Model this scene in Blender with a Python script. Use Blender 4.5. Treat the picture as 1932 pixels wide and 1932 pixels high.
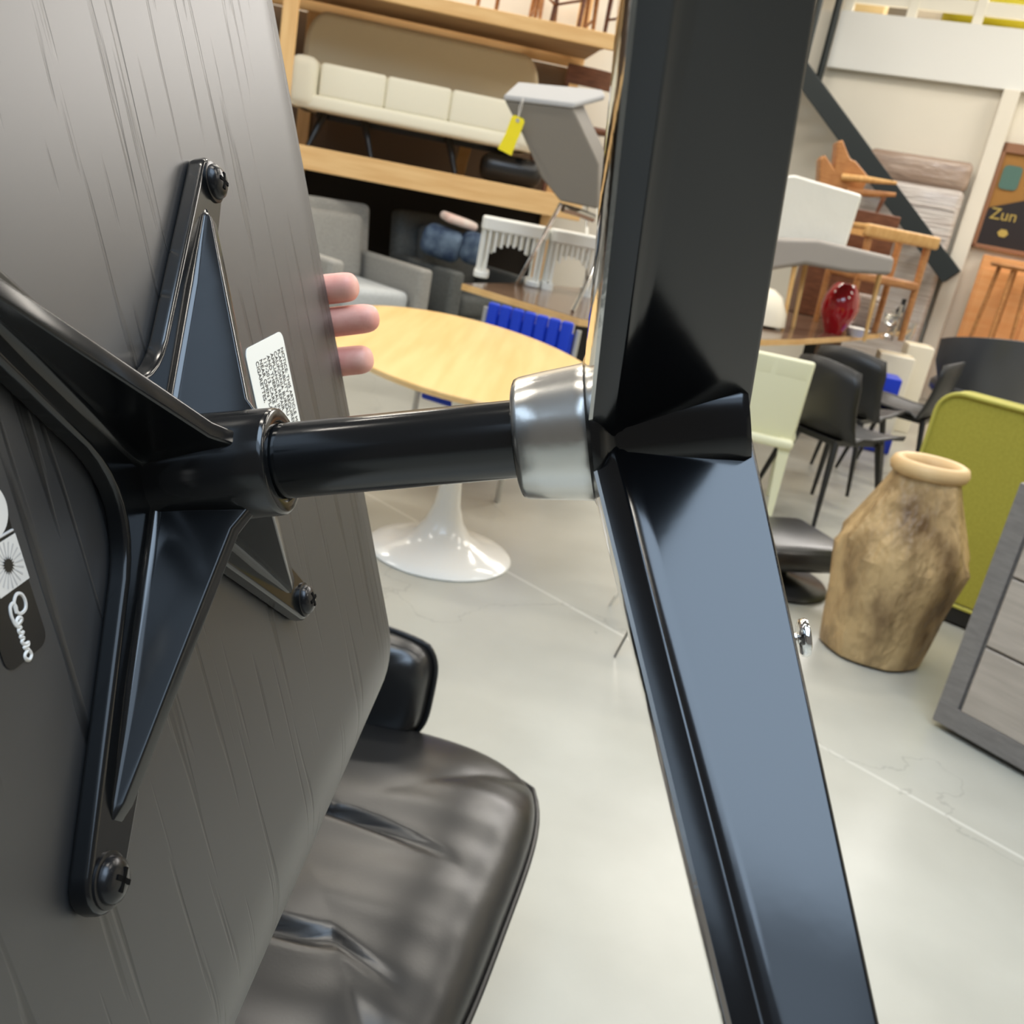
import bpy, bmesh, math, random
from mathutils import Vector as V, Matrix
random.seed(7)
for o in list(bpy.data.objects): bpy.data.objects.remove(o)
scene = bpy.context.scene
COL = scene.collection
PI = math.pi

# ------------------------------------------------------------------ camera
F, C0 = 1800.0, 966.0                       # focal length and centre in photo pixels
CAMH = 1.31
down = V((-50 - C0, 6200 - C0, F)).normalized()     # vanishing point of the verticals
Zc = -down
Yc = (V((0, 0, 1)) - down * down.z).normalized()
Xc = Yc.cross(Zc)
RW = Matrix((Xc, Yc, Zc))                   # camera (x right, y down, z forward) -> world
CAM = V((0, 0, CAMH))
cd = bpy.data.cameras.new('camera')
cam = bpy.data.objects.new('camera', cd)
COL.objects.link(cam)
cx_, cy_, cz_ = RW @ V((1, 0, 0)), RW @ V((0, -1, 0)), RW @ V((0, 0, -1))
cam.matrix_world = Matrix(((cx_.x, cy_.x, cz_.x, CAM.x), (cx_.y, cy_.y, cz_.y, CAM.y),
                           (cx_.z, cy_.z, cz_.z, CAM.z), (0, 0, 0, 1)))
cd.sensor_width = 36.0
cd.lens = 36.0 * F / 1932.0
cd.clip_start = 0.02
cd.dof.use_dof = True
cd.dof.focus_distance = 0.47
cd.dof.aperture_fstop = 19.0
scene.camera = cam

# ------------------------------------------------------------------ world, lights, exposure
w = bpy.data.worlds.new('world'); scene.world = w; w.use_nodes = True
bg = w.node_tree.nodes['Background']
bg.inputs[0].default_value = (1.0, 0.95, 0.87, 1)
bg.inputs[1].default_value = 0.16
vs = scene.view_settings
vs.view_transform = 'Standard'; vs.look = 'None'; vs.gamma = 1.0; vs.use_curve_mapping = False
vs.exposure = 0.0

def area(loc, target, sx, sy, power, color):
    l = bpy.data.lights.new('light', 'AREA'); l.shape = 'RECTANGLE'; l.size = sx; l.size_y = sy
    l.energy = power; l.color = color
    o = bpy.data.objects.new('area_light', l); COL.objects.link(o)
    o.location = loc
    o.rotation_euler = (V(target) - V(loc)).to_track_quat('-Z', 'Y').to_euler()
    return o
WARM = (1.0, 0.935, 0.83)
for x in (-3.6, -0.6, 2.4, 5.4):              # rows of strip lights under the roof
    for y in (1.6, 4.6, 7.6):
        area((x, y, 5.0), (x, y, 0), 1.8, 0.3, 49 if y < 7 else 84, WARM)
for x, y in ((3.6, 11.6), (6.0, 10.6), (5.0, 12.6)):      # wide lights added over the mezzanine to brighten the ottoman shell's reflection
    area((x, y, 5.3), (x - 1.0, y - 2.2, 2.0), 3.4, 2.0, 122, (1.0, 0.95, 0.90))
# roof skylights above and behind the photographer
SKY = (0.60, 0.78, 1.0)
area((0.45, -0.65, 5.2), (0.45, -0.65, 0), 3.5, 2.55, 215, SKY)
area((-5.4, -2.4, 5.2), (-5.4, -2.4, 0), 2.5, 3.4, 90, SKY)
area((0.2, -3.4, 5.2), (0.2, -3.4, 0), 4.4, 2.6, 92, SKY)

# ------------------------------------------------------------------ pixel helpers
def ray(px, py): return RW @ V(((px - C0) / F, (py - C0) / F, 1.0))
def G(px, py, z=0.0):
    r = ray(px, py); return CAM + r * ((z - CAMH) / r.z)
def D(px, py, y):
    r = ray(px, py); return CAM + r * (y / r.y)
class Plane:
    """upright plane: origin, heading of its u axis; normal n looks to the camera"""
    def __init__(s, org, ang):
        s.o = V(org); s.u = V((math.cos(ang), math.sin(ang), 0)); s.n = V((math.sin(ang), -math.cos(ang), 0)); s.ang = ang
    def uz(s, px, py, off=0.0):
        r = ray(px, py); o = s.o + s.n * off
        p = CAM + r * ((o - CAM).dot(s.n) / r.dot(s.n)); return (p - s.o).dot(s.u), p.z
    def P(s, u, z, off=0.0): 
        p = s.o + s.u * u + s.n * off; return V((p.x, p.y, z))

# ------------------------------------------------------------------ materials
def mat(name, col, rough=0.5, metal=0.0, spec=0.5, col2=None, scale=6.0, stretch=(1, 1, 1), bump=0.0, bscale=60.0, bdist=0.01,
        coat=0.0, trans=0.0, wave=None, emit=None, alpha=1.0, detail=4.0, ramp=(0.35, 0.65)):
    m = bpy.data.materials.new(name); m.use_nodes = True
    nt = m.node_tree; b = nt.nodes['Principled BSDF']
    b.inputs['Base Color'].default_value = (*col, 1); b.inputs['Roughness'].default_value = rough
    b.inputs['Metallic'].default_value = metal; b.inputs['Specular IOR Level'].default_value = spec
    b.inputs['Coat Weight'].default_value = coat; b.inputs['Coat Roughness'].default_value = 0.1
    b.inputs['Transmission Weight'].default_value = trans
    b.inputs['Alpha'].default_value = alpha
    tc = nt.nodes.new('ShaderNodeTexCoord'); mp = nt.nodes.new('ShaderNodeMapping')
    mp.inputs['Scale'].default_value = stretch
    nt.links.new(tc.outputs['Object'], mp.inputs['Vector'])
    if col2 is not None:
        if wave:
            t = nt.nodes.new('ShaderNodeTexWave'); t.inputs['Scale'].default_value = scale
            t.inputs['Distortion'].default_value = wave; t.inputs['Detail'].default_value = 3
        else:
            t = nt.nodes.new('ShaderNodeTexNoise'); t.inputs['Scale'].default_value = scale; t.inputs['Detail'].default_value = detail
        nt.links.new(mp.outputs['Vector'], t.inputs['Vector'])
        r = nt.nodes.new('ShaderNodeValToRGB')
        r.color_ramp.elements[0].position = ramp[0]; r.color_ramp.elements[1].position = ramp[1]
        r.color_ramp.elements[0].color = (*col, 1); r.color_ramp.elements[1].color = (*col2, 1)
        nt.links.new(t.outputs['Fac'], r.inputs['Fac']); nt.links.new(r.outputs['Color'], b.inputs['Base Color'])
    if bump:
        n = nt.nodes.new('ShaderNodeTexNoise'); n.inputs['Scale'].default_value = bscale; n.inputs['Detail'].default_value = 3
        nt.links.new(mp.outputs['Vector'], n.inputs['Vector'])
        bp = nt.nodes.new('ShaderNodeBump'); bp.inputs['Strength'].default_value = bump; bp.inputs['Distance'].default_value = bdist
        nt.links.new(n.outputs['Fac'], bp.inputs['Height']); nt.links.new(bp.outputs['Normal'], b.inputs['Normal'])
    return m

def floor_material():
    m = mat('concrete', (0.39, 0.38, 0.325), 0.30, 0, 0.5, (0.51, 0.50, 0.435), 1.3, bump=0.02, bscale=9, detail=8)
    nt = m.node_tree; b = nt.nodes['Principled BSDF']
    src = b.inputs['Base Color'].links[0].from_socket
    tc = nt.nodes.new('ShaderNodeTexCoord')
    # two pale saw-cut lines across the slab
    p0, p1 = G(1545, 1405), G(1932, 1620)
    dx, dy = (p1 - p0).x, (p1 - p0).y; L = math.hypot(dx, dy); nx, ny = -dy / L, dx / L
    sep = nt.nodes.new('ShaderNodeVectorMath'); sep.operation = 'DOT_PRODUCT'
    sep.inputs[1].default_value = (nx, ny, 0)
    nt.links.new(tc.outputs['Object'], sep.inputs[0])
    def mathn(op, a, bb):
        n = nt.nodes.new('ShaderNodeMath'); n.operation = op
        for i, x in enumerate((a, bb)):
            if isinstance(x, (int, float)): n.inputs[i].default_value = x
            else: nt.links.new(x, n.inputs[i])
        return n.outputs[0]
    d0 = mathn('ABSOLUTE', mathn('SUBTRACT', sep.outputs['Value'], p0.x * nx + p0.y * ny), 0)
    l0 = mathn('LESS_THAN', d0, 0.006)
    mx = nt.nodes.new('ShaderNodeMix'); mx.data_type = 'RGBA'
    nt.links.new(mathn('MULTIPLY', l0, 0.6), mx.inputs['Factor'])
    nt.links.new(src, mx.inputs[6]); mx.inputs[7].default_value = (0.72, 0.71, 0.64, 1)
    # thin darker hairline cracks
    vz = nt.nodes.new('ShaderNodeTexVoronoi'); vz.feature = 'DISTANCE_TO_EDGE'; vz.inputs['Scale'].default_value = 0.55
    nz = nt.nodes.new('ShaderNodeTexNoise'); nz.inputs['Scale'].default_value = 2.2; nz.inputs['Detail'].default_value = 6
    add = nt.nodes.new('ShaderNodeVectorMath'); add.operation = 'ADD'
    nt.links.new(tc.outputs['Object'], nz.inputs['Vector'])
    nt.links.new(tc.outputs['Object'], add.inputs[0]); nt.links.new(nz.outputs['Color'], add.inputs[1])
    nt.links.new(add.outputs[0], vz.inputs['Vector'])
    cr = mathn('LESS_THAN', vz.outputs['Distance'], 0.0022)
    mx2 = nt.nodes.new('ShaderNodeMix'); mx2.data_type = 'RGBA'
    nt.links.new(mathn('MULTIPLY', cr, 0.28), mx2.inputs['Factor'])
    nt.links.new(mx.outputs[2], mx2.inputs[6]); mx2.inputs[7].default_value = (0.2, 0.19, 0.17, 1)
    nt.links.new(mx2.outputs[2], b.inputs['Base Color'])
    return m

def veneer_material():
    """black-stained ash: satin, with open grain streaks running along local y"""
    m = mat('black_ash', (0.035, 0.034, 0.033), 0.45, 0, 0.9, coat=0.3)
    m.node_tree.nodes['Principled BSDF'].inputs['Coat Roughness'].default_value = 0.38
    nt = m.node_tree; b = nt.nodes['Principled BSDF']
    tc = nt.nodes.new('ShaderNodeTexCoord'); mp = nt.nodes.new('ShaderNodeMapping')
    mp.inputs['Scale'].default_value = (1, 0.05, 0.05)
    nt.links.new(tc.outputs['Object'], mp.inputs['Vector'])
    n = nt.nodes.new('ShaderNodeTexNoise'); n.inputs['Scale'].default_value = 105; n.inputs['Detail'].default_value = 2.0
    nt.links.new(mp.outputs['Vector'], n.inputs['Vector'])
    r = nt.nodes.new('ShaderNodeValToRGB')
    r.color_ramp.elements[0].position = 0.34; r.color_ramp.elements[0].color = (0.0, 0.0, 0.0, 1)
    r.color_ramp.elements[1].position = 0.40; r.color_ramp.elements[1].color = (1, 1, 1, 1)
    nt.links.new(n.outputs['Fac'], r.inputs['Fac'])
    mx = nt.nodes.new('ShaderNodeMix'); mx.data_type = 'RGBA'
    nt.links.new(r.outputs['Color'], mx.inputs['Factor'])
    mx.inputs[6].default_value = (0.006, 0.006, 0.006, 1); mx.inputs[7].default_value = (0.024, 0.024, 0.0245, 1)
    nt.links.new(mx.outputs[2], b.inputs['Base Color'])
    bp = nt.nodes.new('ShaderNodeBump'); bp.inputs['Strength'].default_value = 0.6; bp.inputs['Distance'].default_value = 0.0008
    nt.links.new(r.outputs['Color'], bp.inputs['Height']); nt.links.new(bp.outputs['Normal'], b.inputs['Normal'])
    return m

M = {
 'concrete': floor_material(),
 'veneer': veneer_material(),
 'gloss_black': mat('gloss_black', (0.004, 0.0045, 0.005), 0.15, 0, 0.6),
 'leg_black': mat('leg_black', (0.003, 0.0035, 0.0045), 0.15, 0, 0.52, bump=0.006, bscale=40),
 'polish': mat('polished_aluminium', (0.80, 0.79, 0.76), 0.08, 1.0, bump=0.01, bscale=150),
 'brushed': mat('machined_aluminium', (0.62, 0.61, 0.58), 0.24, 1.0, bump=0.015, bscale=90),
 'chrome': mat('chrome', (0.85, 0.84, 0.82), 0.06, 1.0),
 'screw': mat('screw_black', (0.02, 0.02, 0.021), 0.25, 0.6, 0.6),
 'recess_shade': mat('painted_recess_shade', (0.002, 0.002, 0.002), 0.9, 0, 0.1),  # near-black that paints in the shade of the screw recesses
 'label_white': mat('label_white', (0.86, 0.86, 0.80), 0.5),
 'ink': mat('ink', (0.03, 0.03, 0.03), 0.6),
 'label_black': mat('label_black', (0.006, 0.006, 0.006), 0.25, 0, 0.5),
 'print_white': mat('print_white', (0.72, 0.69, 0.64), 0.45),
 'print_grey': mat('print_grey', (0.50, 0.48, 0.46), 0.45),
 'leather': mat('black_leather', (0.010, 0.010, 0.010), 0.31, 0, 0.62, bump=0.02, bscale=260),
 'skin': mat('skin', (0.84, 0.44, 0.34), 0.5, 0, 0.4, (0.76, 0.32, 0.25), 45, bump=0.03, bscale=300),
 'nail': mat('nail', (0.75, 0.45, 0.38), 0.3),
 'lumber': mat('lumber', (0.80, 0.49, 0.21), 0.6, 0, 0.3, (0.90, 0.60, 0.28), 3.5, (0.6, 7, 7), wave=None),
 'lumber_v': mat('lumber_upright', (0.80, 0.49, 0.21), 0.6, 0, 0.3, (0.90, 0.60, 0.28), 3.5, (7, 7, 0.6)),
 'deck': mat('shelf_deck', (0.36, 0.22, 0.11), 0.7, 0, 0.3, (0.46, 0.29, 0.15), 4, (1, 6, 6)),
 'cream': mat('cream_upholstery', (0.90, 0.86, 0.70), 0.75, 0, 0.3, bump=0.05, bscale=40),
 'tan': mat('tan_upholstery', (0.78, 0.67, 0.46), 0.8, 0, 0.2, bump=0.05, bscale=40),
 'grey_fab': mat('grey_fabric', (0.30, 0.29, 0.265), 0.9, 0, 0.2, (0.35, 0.34, 0.31), 60, bump=0.08, bscale=160),
 'pale_fab': mat('pale_grey_fabric', (0.48, 0.50, 0.50), 0.9, 0, 0.2, (0.54, 0.56, 0.56), 60, bump=0.08, bscale=160),
 'grey_pad': mat('grey_pad', (0.40, 0.40, 0.40), 0.7, 0, 0.3),
 'stone_fab': mat('stone_vinyl', (0.36, 0.33, 0.30), 0.6, 0, 0.3),
 'bay_shade_dark': mat('painted_shade_dark', (0.035, 0.030, 0.026), 0.9, 0, 0.2),
 'bay_shade_brown': mat('painted_shade_brown', (0.20, 0.145, 0.10), 0.85, 0, 0.2),
 'char_fab': mat('charcoal_fabric', (0.10, 0.105, 0.10), 0.9, 0, 0.2, (0.13, 0.135, 0.13), 60, bump=0.08, bscale=160),
 'taupe_shell': mat('taupe_shell', (0.20, 0.18, 0.15), 0.6, 0, 0.3),
 'blue_fab': mat('navy_fabric', (0.03, 0.05, 0.10), 0.85, 0, 0.2, (0.16, 0.22, 0.30), 7),
 'pink': mat('pink_fabric', (0.80, 0.55, 0.48), 0.85, 0, 0.2, (0.85, 0.75, 0.68), 9),
 'yellow': mat('yellow_tag', (0.86, 0.72, 0.01), 0.5),
 'white_plastic': mat('white_plastic', (0.85, 0.86, 0.82), 0.35),
 'strap_blue': mat('blue_webbing', (0.012, 0.05, 0.52), 0.55, 0, 0.3, bump=0.1, bscale=260),
 'frame_grey': mat('grey_metal', (0.55, 0.55, 0.53), 0.4, 0.6),
 'oak': mat('oak_top', (0.83, 0.52, 0.19), 0.28, 0, 0.5, (0.92, 0.62, 0.26), 3.0, (7, 0.5, 1)),
 'gloss_white': mat('gloss_white', (0.86, 0.85, 0.80), 0.12, 0, 0.5),
 'walnut': mat('dark_walnut', (0.12, 0.075, 0.05), 0.16, 0, 0.5, (0.18, 0.115, 0.08), 3, (1, 8, 1)),
 'edge_wood': mat('edge_wood', (0.72, 0.43, 0.16), 0.45, 0, 0.4, (0.80, 0.52, 0.22), 9),
 'teak': mat('teak', (0.40, 0.17, 0.06), 0.4, 0, 0.4, (0.52, 0.25, 0.09), 6, (2, 2, 9)),
 'teak_dark': mat('dark_teak', (0.13, 0.05, 0.025), 0.4, 0, 0.4, (0.20, 0.08, 0.04), 6, (2, 2, 9)),
 'honey': mat('honey_wood', (0.60, 0.33, 0.11), 0.4, 0, 0.4, (0.70, 0.42, 0.16), 6, (9, 2, 2)),
 'black_plastic': mat('black_plastic', (0.016, 0.016, 0.016), 0.42, 0, 0.5),
 'black_metal': mat('black_metal', (0.012, 0.012, 0.012), 0.35, 0, 0.5),
 'cream_plastic': mat('cream_plastic', (0.82, 0.80, 0.56), 0.4, 0, 0.45),
 'red_glass': mat('red_glass', (0.38, 0.004, 0.012), 0.06, 0, 0.6, coat=0.6),
 'glass': mat('clear_glass', (0.95, 0.97, 0.95), 0.03, 0, 0.5, trans=0.95),
 'wrap': mat('plastic_wrap', (0.80, 0.79, 0.72), 0.16, 0, 0.7, bump=0.5, bscale=7, bdist=0.02, coat=0.4),
 'wrap_pink': mat('wrapped_mattress', (0.34, 0.23, 0.17), 0.22, 0, 0.5, (0.44, 0.33, 0.26), 2.2, (0.6, 2, 2), bump=0.8, bscale=8, bdist=0.03, coat=0.3),
 'wrap_clear': mat('wrap_white', (0.56, 0.48, 0.43), 0.2, 0, 0.6, (0.68, 0.62, 0.57), 5, (0.5, 1, 6), bump=0.8, bscale=9, bdist=0.03, coat=0.5),
 'stair': mat('stair_steel', (0.018, 0.024, 0.024), 0.45, 0.2, 0.5),
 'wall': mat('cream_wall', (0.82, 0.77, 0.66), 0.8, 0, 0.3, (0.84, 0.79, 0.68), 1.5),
 'wall_tan': mat('tan_wall', (0.50, 0.45, 0.38), 0.85, 0, 0.2, (0.54, 0.49, 0.42), 1.2),  # plain tan for the mezzanine floor and a box
 'fascia': mat('white_fascia', (0.84, 0.84, 0.80), 0.6, 0, 0.4),
 'rail': mat('white_rail', (0.84, 0.80, 0.68), 0.5),
 'char_yellow': mat('chartreuse', (0.38, 0.34, 0.045), 0.7, 0, 0.3, (0.43, 0.38, 0.055), 90, bump=0.1, bscale=220),
 'char_trim': mat('chartreuse_piping', (0.47, 0.43, 0.07), 0.6),
 'mezz_green': mat('olive_cushion', (0.46, 0.39, 0.01), 0.7),
 'cardboard': mat('cardboard', (0.66, 0.50, 0.25), 0.7),
 'crate_blue': mat('blue_crate', (0.012, 0.045, 0.55), 0.35),
 'white_box': mat('white_box', (0.82, 0.76, 0.62), 0.6),
 'barrel': mat('slate_vinyl', (0.055, 0.058, 0.065), 0.32, 0, 0.6),
 'ash_frame': mat('grey_stained_wood', (0.20, 0.18, 0.165), 0.5, 0, 0.4, (0.24, 0.22, 0.20), 7, (3, 3, 12)),
 'ash_drawer': mat('greige_wood', (0.42, 0.36, 0.30), 0.45, 0, 0.4, (0.50, 0.43, 0.36), 5, (1, 1, 10)),
 'knob': mat('white_knob', (0.86, 0.82, 0.76), 0.3),
 'rim_wood': mat('vase_rim', (0.62, 0.40, 0.18), 0.5, 0, 0.4, (0.72, 0.50, 0.25), 8),
 'sign_dark': mat('sign_black', (0.014, 0.008, 0.008), 0.5),
 'gold': mat('gold_letters', (0.55, 0.40, 0.10), 0.4, 0.2),
 'sign_frame': mat('brown_frame', (0.30, 0.14, 0.07), 0.5),
 'teal': mat('teal_paint', (0.08, 0.17, 0.14), 0.6),
 'amber': mat('amber_paint', (0.36, 0.17, 0.03), 0.6),
 'orange': mat('orange_wood', (0.80, 0.36, 0.13), 0.5, 0, 0.4, (0.84, 0.42, 0.17), 4, (1, 1, 6)),
 'shirt': mat('dark_shirt', (0.03, 0.032, 0.04), 0.9),
 'jeans': mat('jeans', (0.03, 0.045, 0.09), 0.9),
 'hair': mat('hair', (0.02, 0.012, 0.008), 0.6),
 'shoe': mat('shoe', (0.03, 0.03, 0.03), 0.6),
}
def vase_material():
    m = mat('carved_vase', (0.56, 0.38, 0.18), 0.45, 0, 0.4, (0.15, 0.085, 0.035), 7.0, (1, 1, 0.5), bump=1.0, bscale=11, bdist=0.05, detail=7, ramp=(0.42, 0.66))
    return m
M['vase'] = vase_material()

# ------------------------------------------------------------------ mesh helpers
class MB:
    def __init__(s): s.v = []; s.f = []; s.M = Matrix.Identity(4)
    def add(s, vs_, fs_):
        n = len(s.v); s.v += [tuple(s.M @ V(p)) for p in vs_]; s.f += [tuple(i + n for i in q) for q in fs_]; return s
    def box(s, c, d, rz=0.0, m=None):
        hx, hy, hz = d[0] / 2, d[1] / 2, d[2] / 2
        p = [(-hx, -hy, -hz), (hx, -hy, -hz), (hx, hy, -hz), (-hx, hy, -hz), (-hx, -hy, hz), (hx, -hy, hz), (hx, hy, hz), (-hx, hy, hz)]
        R = m if m is not None else Matrix.Rotation(rz, 3, 'Z')
        return s.add([V(c) + R @ V(q) for q in p], [(3, 2, 1, 0), (4, 5, 6, 7), (0, 1, 5, 4), (1, 2, 6, 5), (2, 3, 7, 6), (3, 0, 4, 7)])
    def prism(s, poly, z0, z1):
        n = len(poly)
        return s.add([(x, y, z0) for x, y in poly] + [(x, y, z1) for x, y in poly],
                     [tuple(range(n))[::-1], tuple(range(n, 2 * n))] + [(i, (i + 1) % n, n + (i + 1) % n, n + i) for i in range(n)])
    def loft(s, rings, caps=True, closed=True):
        n = len(rings[0]); vs_ = [p for r in rings for p in r]; fs_ = []
        for k in range(len(rings) - 1):
            for i in range(n if closed else n - 1):
                j = (i + 1) % n
                fs_.append((k * n + i, k * n + j, (k + 1) * n + j, (k + 1) * n + i))
        if caps:
            fs_.append(tuple(range(n))[::-1]); fs_.append(tuple(range((len(rings) - 1) * n, len(rings) * n)))
        return s.add(vs_, fs_)
    def tube(s, pts, r, seg=10, flat=None):
        pts = [V(p) for p in pts]; rings = []
        rr = r if isinstance(r, (list, tuple)) else [r] * len(pts)
        t0 = (pts[1] - pts[0]).normalized()
        n = t0.orthogonal().normalized()
        for i, p in enumerate(pts):
            if i == 0: t = pts[1] - pts[0]
            elif i == len(pts) - 1: t = pts[-1] - pts[-2]
            else: t = (pts[i + 1] - pts[i]).normalized() + (pts[i] - pts[i - 1]).normalized()
            t.normalize(); n = (n - t * n.dot(t)).normalized(); b = t.cross(n)
            rings.append([p + n * (math.cos(2 * PI * k / seg) * rr[i]) + b * (math.sin(2 * PI * k / seg) * rr[i]) for k in range(seg)])
        return s.loft(rings)
    def lathe(s, prof, seg=32, c=(0, 0, 0), sx=1.0, sy=1.0):
        rings = [[(c[0] + r * sx * math.cos(2 * PI * k / seg), c[1] + r * sy * math.sin(2 * PI * k / seg), c[2] + z) for k in range(seg)] for r, z in prof]
        return s.loft(rings, caps=True)
    def rbox(s, c, d, r=0.03, rz=0.0, m=None, puff=0.0, n=4):
        """rounded box"""
        bm = bmesh.new(); bmesh.ops.create_cube(bm, size=1.0)
        for v in bm.verts: v.co = V((v.co.x * d[0], v.co.y * d[1], v.co.z * d[2]))
        rr = min(r, min(d) * 0.49)
        bmesh.ops.bevel(bm, geom=bm.edges[:] + bm.verts[:], offset=rr, segments=n, profile=0.5, affect='EDGES')
        R = m if m is not None else Matrix.Rotation(rz, 3, 'Z')
        bm.verts.index_update()
        s.add([V(c) + R @ v.co for v in bm.verts], [tuple(v.index for v in f.verts) for f in bm.faces]); bm.free(); return s
    def build(s, name, m, parent=None, smooth=35, bevel=0.0, seg=2, sub=0, solid=None):
        me = bpy.data.meshes.new(name); me.from_pydata(s.v, [], s.f); me.update()
        bm = bmesh.new(); bm.from_mesh(me); bmesh.ops.recalc_face_normals(bm, faces=bm.faces); bm.to_mesh(me); bm.free()
        me.materials.append(M[m] if isinstance(m, str) else m)
        o = bpy.data.objects.new(name, me); COL.objects.link(o)
        if parent is not None: o.parent = parent
        if smooth:
            me.polygons.foreach_set('use_smooth', [True] * len(me.polygons))
            me.set_sharp_from_angle(angle=math.radians(smooth))
        if solid:
            q = o.modifiers.new('solid', 'SOLIDIFY'); q.thickness = solid; q.offset = -1
        if bevel:
            q = o.modifiers.new('bevel', 'BEVEL'); q.width = bevel; q.segments = seg; q.limit_method = 'ANGLE'; q.angle_limit = math.radians(30); q.harden_normals = True
        if sub:
            q = o.modifiers.new('sub', 'SUBSURF'); q.levels = sub; q.render_levels = sub
        return o
def tag(o, label, cat, group=None):
    o['label'] = label; o['category'] = cat
    if group: o['group'] = group
    return o
def struct(o): o['kind'] = 'structure'; return o
def thing(name, label, cat, loc=(0, 0, 0), rz=0.0, group=None):
    o = bpy.data.objects.new(name, None); COL.objects.link(o); o.location = loc; o.rotation_euler = (0, 0, rz); o.empty_display_size = 0.1
    return tag(o, label, cat, group)
def dup(root, loc, rz, label=None):
    r = root.copy(); COL.objects.link(r); r.location = loc; r.rotation_euler = (0, 0, rz)
    if label: r['label'] = label
    for ch in list(root.children):
        c = ch.copy(); COL.objects.link(c); c.parent = r
        for g in list(ch.children):
            d_ = g.copy(); COL.objects.link(d_); d_.parent = c
    return r
def text_mesh(name, body, size, m, parent, mw, space=1.0, extrude=0.0001):
    cu = bpy.data.curves.new(name, 'FONT'); cu.body = body; cu.size = size; cu.space_line = space; cu.extrude = extrude
    t = bpy.data.objects.new('tmp', cu); COL.objects.link(t)
    dg = bpy.context.evaluated_depsgraph_get(); me = bpy.data.meshes.new_from_object(t.evaluated_get(dg))
    bpy.data.objects.remove(t); bpy.data.curves.remove(cu)
    me.name = name; me.materials.clear(); me.materials.append(M[m]); me.transform(mw)
    o = bpy.data.objects.new(name, me); COL.objects.link(o); o.parent = parent; return o
def rrect(w_, h_, r, n=5):
    pts = []
    for cx, cy, a0 in ((w_ / 2 - r, h_ / 2 - r, 0), (-w_ / 2 + r, h_ / 2 - r, PI / 2), (-w_ / 2 + r, -h_ / 2 + r, PI), (w_ / 2 - r, -h_ / 2 + r, 1.5 * PI)):
        for k in range(n + 1):
            a = a0 + PI / 2 * k / n; pts.append((cx + r * math.cos(a), cy + r * math.sin(a)))
    return pts


# ================================================================== setting
mb = MB(); mb.box((2, 5, -0.05), (26, 26, 0.1)); struct(mb.build('floor', 'concrete', smooth=0))
# wall with the mezzanine on the right, coming towards the camera to the right
W0 = D(1560, 131, 10.8)
WALL = Plane((W0.x, W0.y, 0), math.radians(-22))
RACK = Plane((D(550, 300, 6.9).x, 6.9, 0), math.radians(9))
RA, WA = RACK.ang, WALL.ang
# wall behind the rack
bw = RACK.P(1.0, 0, -1.55)
mb = MB(); mb.M = Matrix.Translation((bw.x, bw.y, 0)) @ Matrix.Rotation(RA, 4, 'Z')
mb.box((-2.6, 0.05, 2.6), (8.4, 0.1, 5.2)); struct(mb.build('wall_back', 'wall', smooth=0))
# mezzanine wall on the right
um0, zf0 = WALL.uz(1560, 131); um1, zf1 = WALL.uz(1932, 174); zfb = (zf0 + zf1) / 2
_, zt0_ = WALL.uz(1586, 28); _, zt1_ = WALL.uz(1932, 55); zft = (zt0_ + zt1_) / 2
WMX = Matrix.Translation((WALL.o.x, WALL.o.y, 0)) @ Matrix.Rotation(WA, 4, 'Z')   # local: x along wall, -y towards the camera
mb = MB(); mb.M = WMX; mb.box((2.0, 0.06, zft / 2), (10.0, 0.12, zft)); struct(mb.build('wall_right', 'wall', smooth=0))
mb = MB(); mb.M = WMX; uL, _ = WALL.uz(1572, 80, 0.1)
mb.box((uL + 3.5, -0.06, (zfb + zft) / 2), (7.0, 0.10, zft - zfb)); struct(mb.build('trim_1', 'fascia', smooth=0))
mb = MB(); mb.M = WMX; mb.box((2.0, 1.9, zft - 0.08), (10.0, 3.6, 0.12)); struct(mb.build('mezzanine_floor', 'wall_tan', smooth=0))
mb = MB(); mb.M = WMX; mb.box((2.0, 3.8, zft + 1.3), (10.0, 0.1, 3.0)); struct(mb.build('wall_mezzanine', 'wall', smooth=0))
# side wall behind the photographer's right shoulder, out of frame
mb = MB(); mb.box((8.2, 2.0, 2.6), (0.1, 16, 5.2)); struct(mb.build('wall_side', 'wall', smooth=0))
# white pilaster on the mezzanine wall
mb = MB(); mb.M = WMX
a0, _ = WALL.uz(1842, 330, 0.14); a1, _ = WALL.uz(1893, 275, 0.14)
mb.box(((a0 + a1) / 2, -0.07, zfb / 2), (a1 - a0, 0.14, zfb)); struct(mb.build('pilaster', 'wall', bevel=0.01))

# ================================================================== the upturned ottoman held before the camera
KS = 0.87                                    # scale that gives the fingers and the seat their usual size
def cray(px, py): return V(((px - C0) / F, (py - C0) / F, 1.0))
Hc = cray(535, 870) * (0.480 * KS)           # free end of the bracket hub
Cc = cray(978, 828) * (0.464 * KS)           # rim of the aluminium collar
ax = (Cc - Hc).normalized()                  # axis, from the seat to the base
def on_plane(px, py, t):
    K = Hc - ax * t; r = cray(px, py); return r * (K.dot(ax) / r.dot(ax)) - K
e1 = on_plane(405, 345, 0.0522).normalized()
e2 = ax.cross(e1)
if e2.dot(on_plane(585, 1133, 0.0522)) < 0: e2 = -e2
sd = ((e1 + e2) / math.sqrt(2)).normalized()
gd = ((e2 - e1) / math.sqrt(2)).normalized()
FLOOR_T = 0.145                              # collar rim to the plane of the glides
Ox = sd; Oz = -ax; Oy = Oz.cross(Ox)
GS = 1.0 if Oy.dot(gd) > 0 else -1.0
org = CAM + RW @ (Cc + ax * FLOOR_T)
wx, wy, wz = RW @ Ox, RW @ Oy, RW @ Oz
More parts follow.
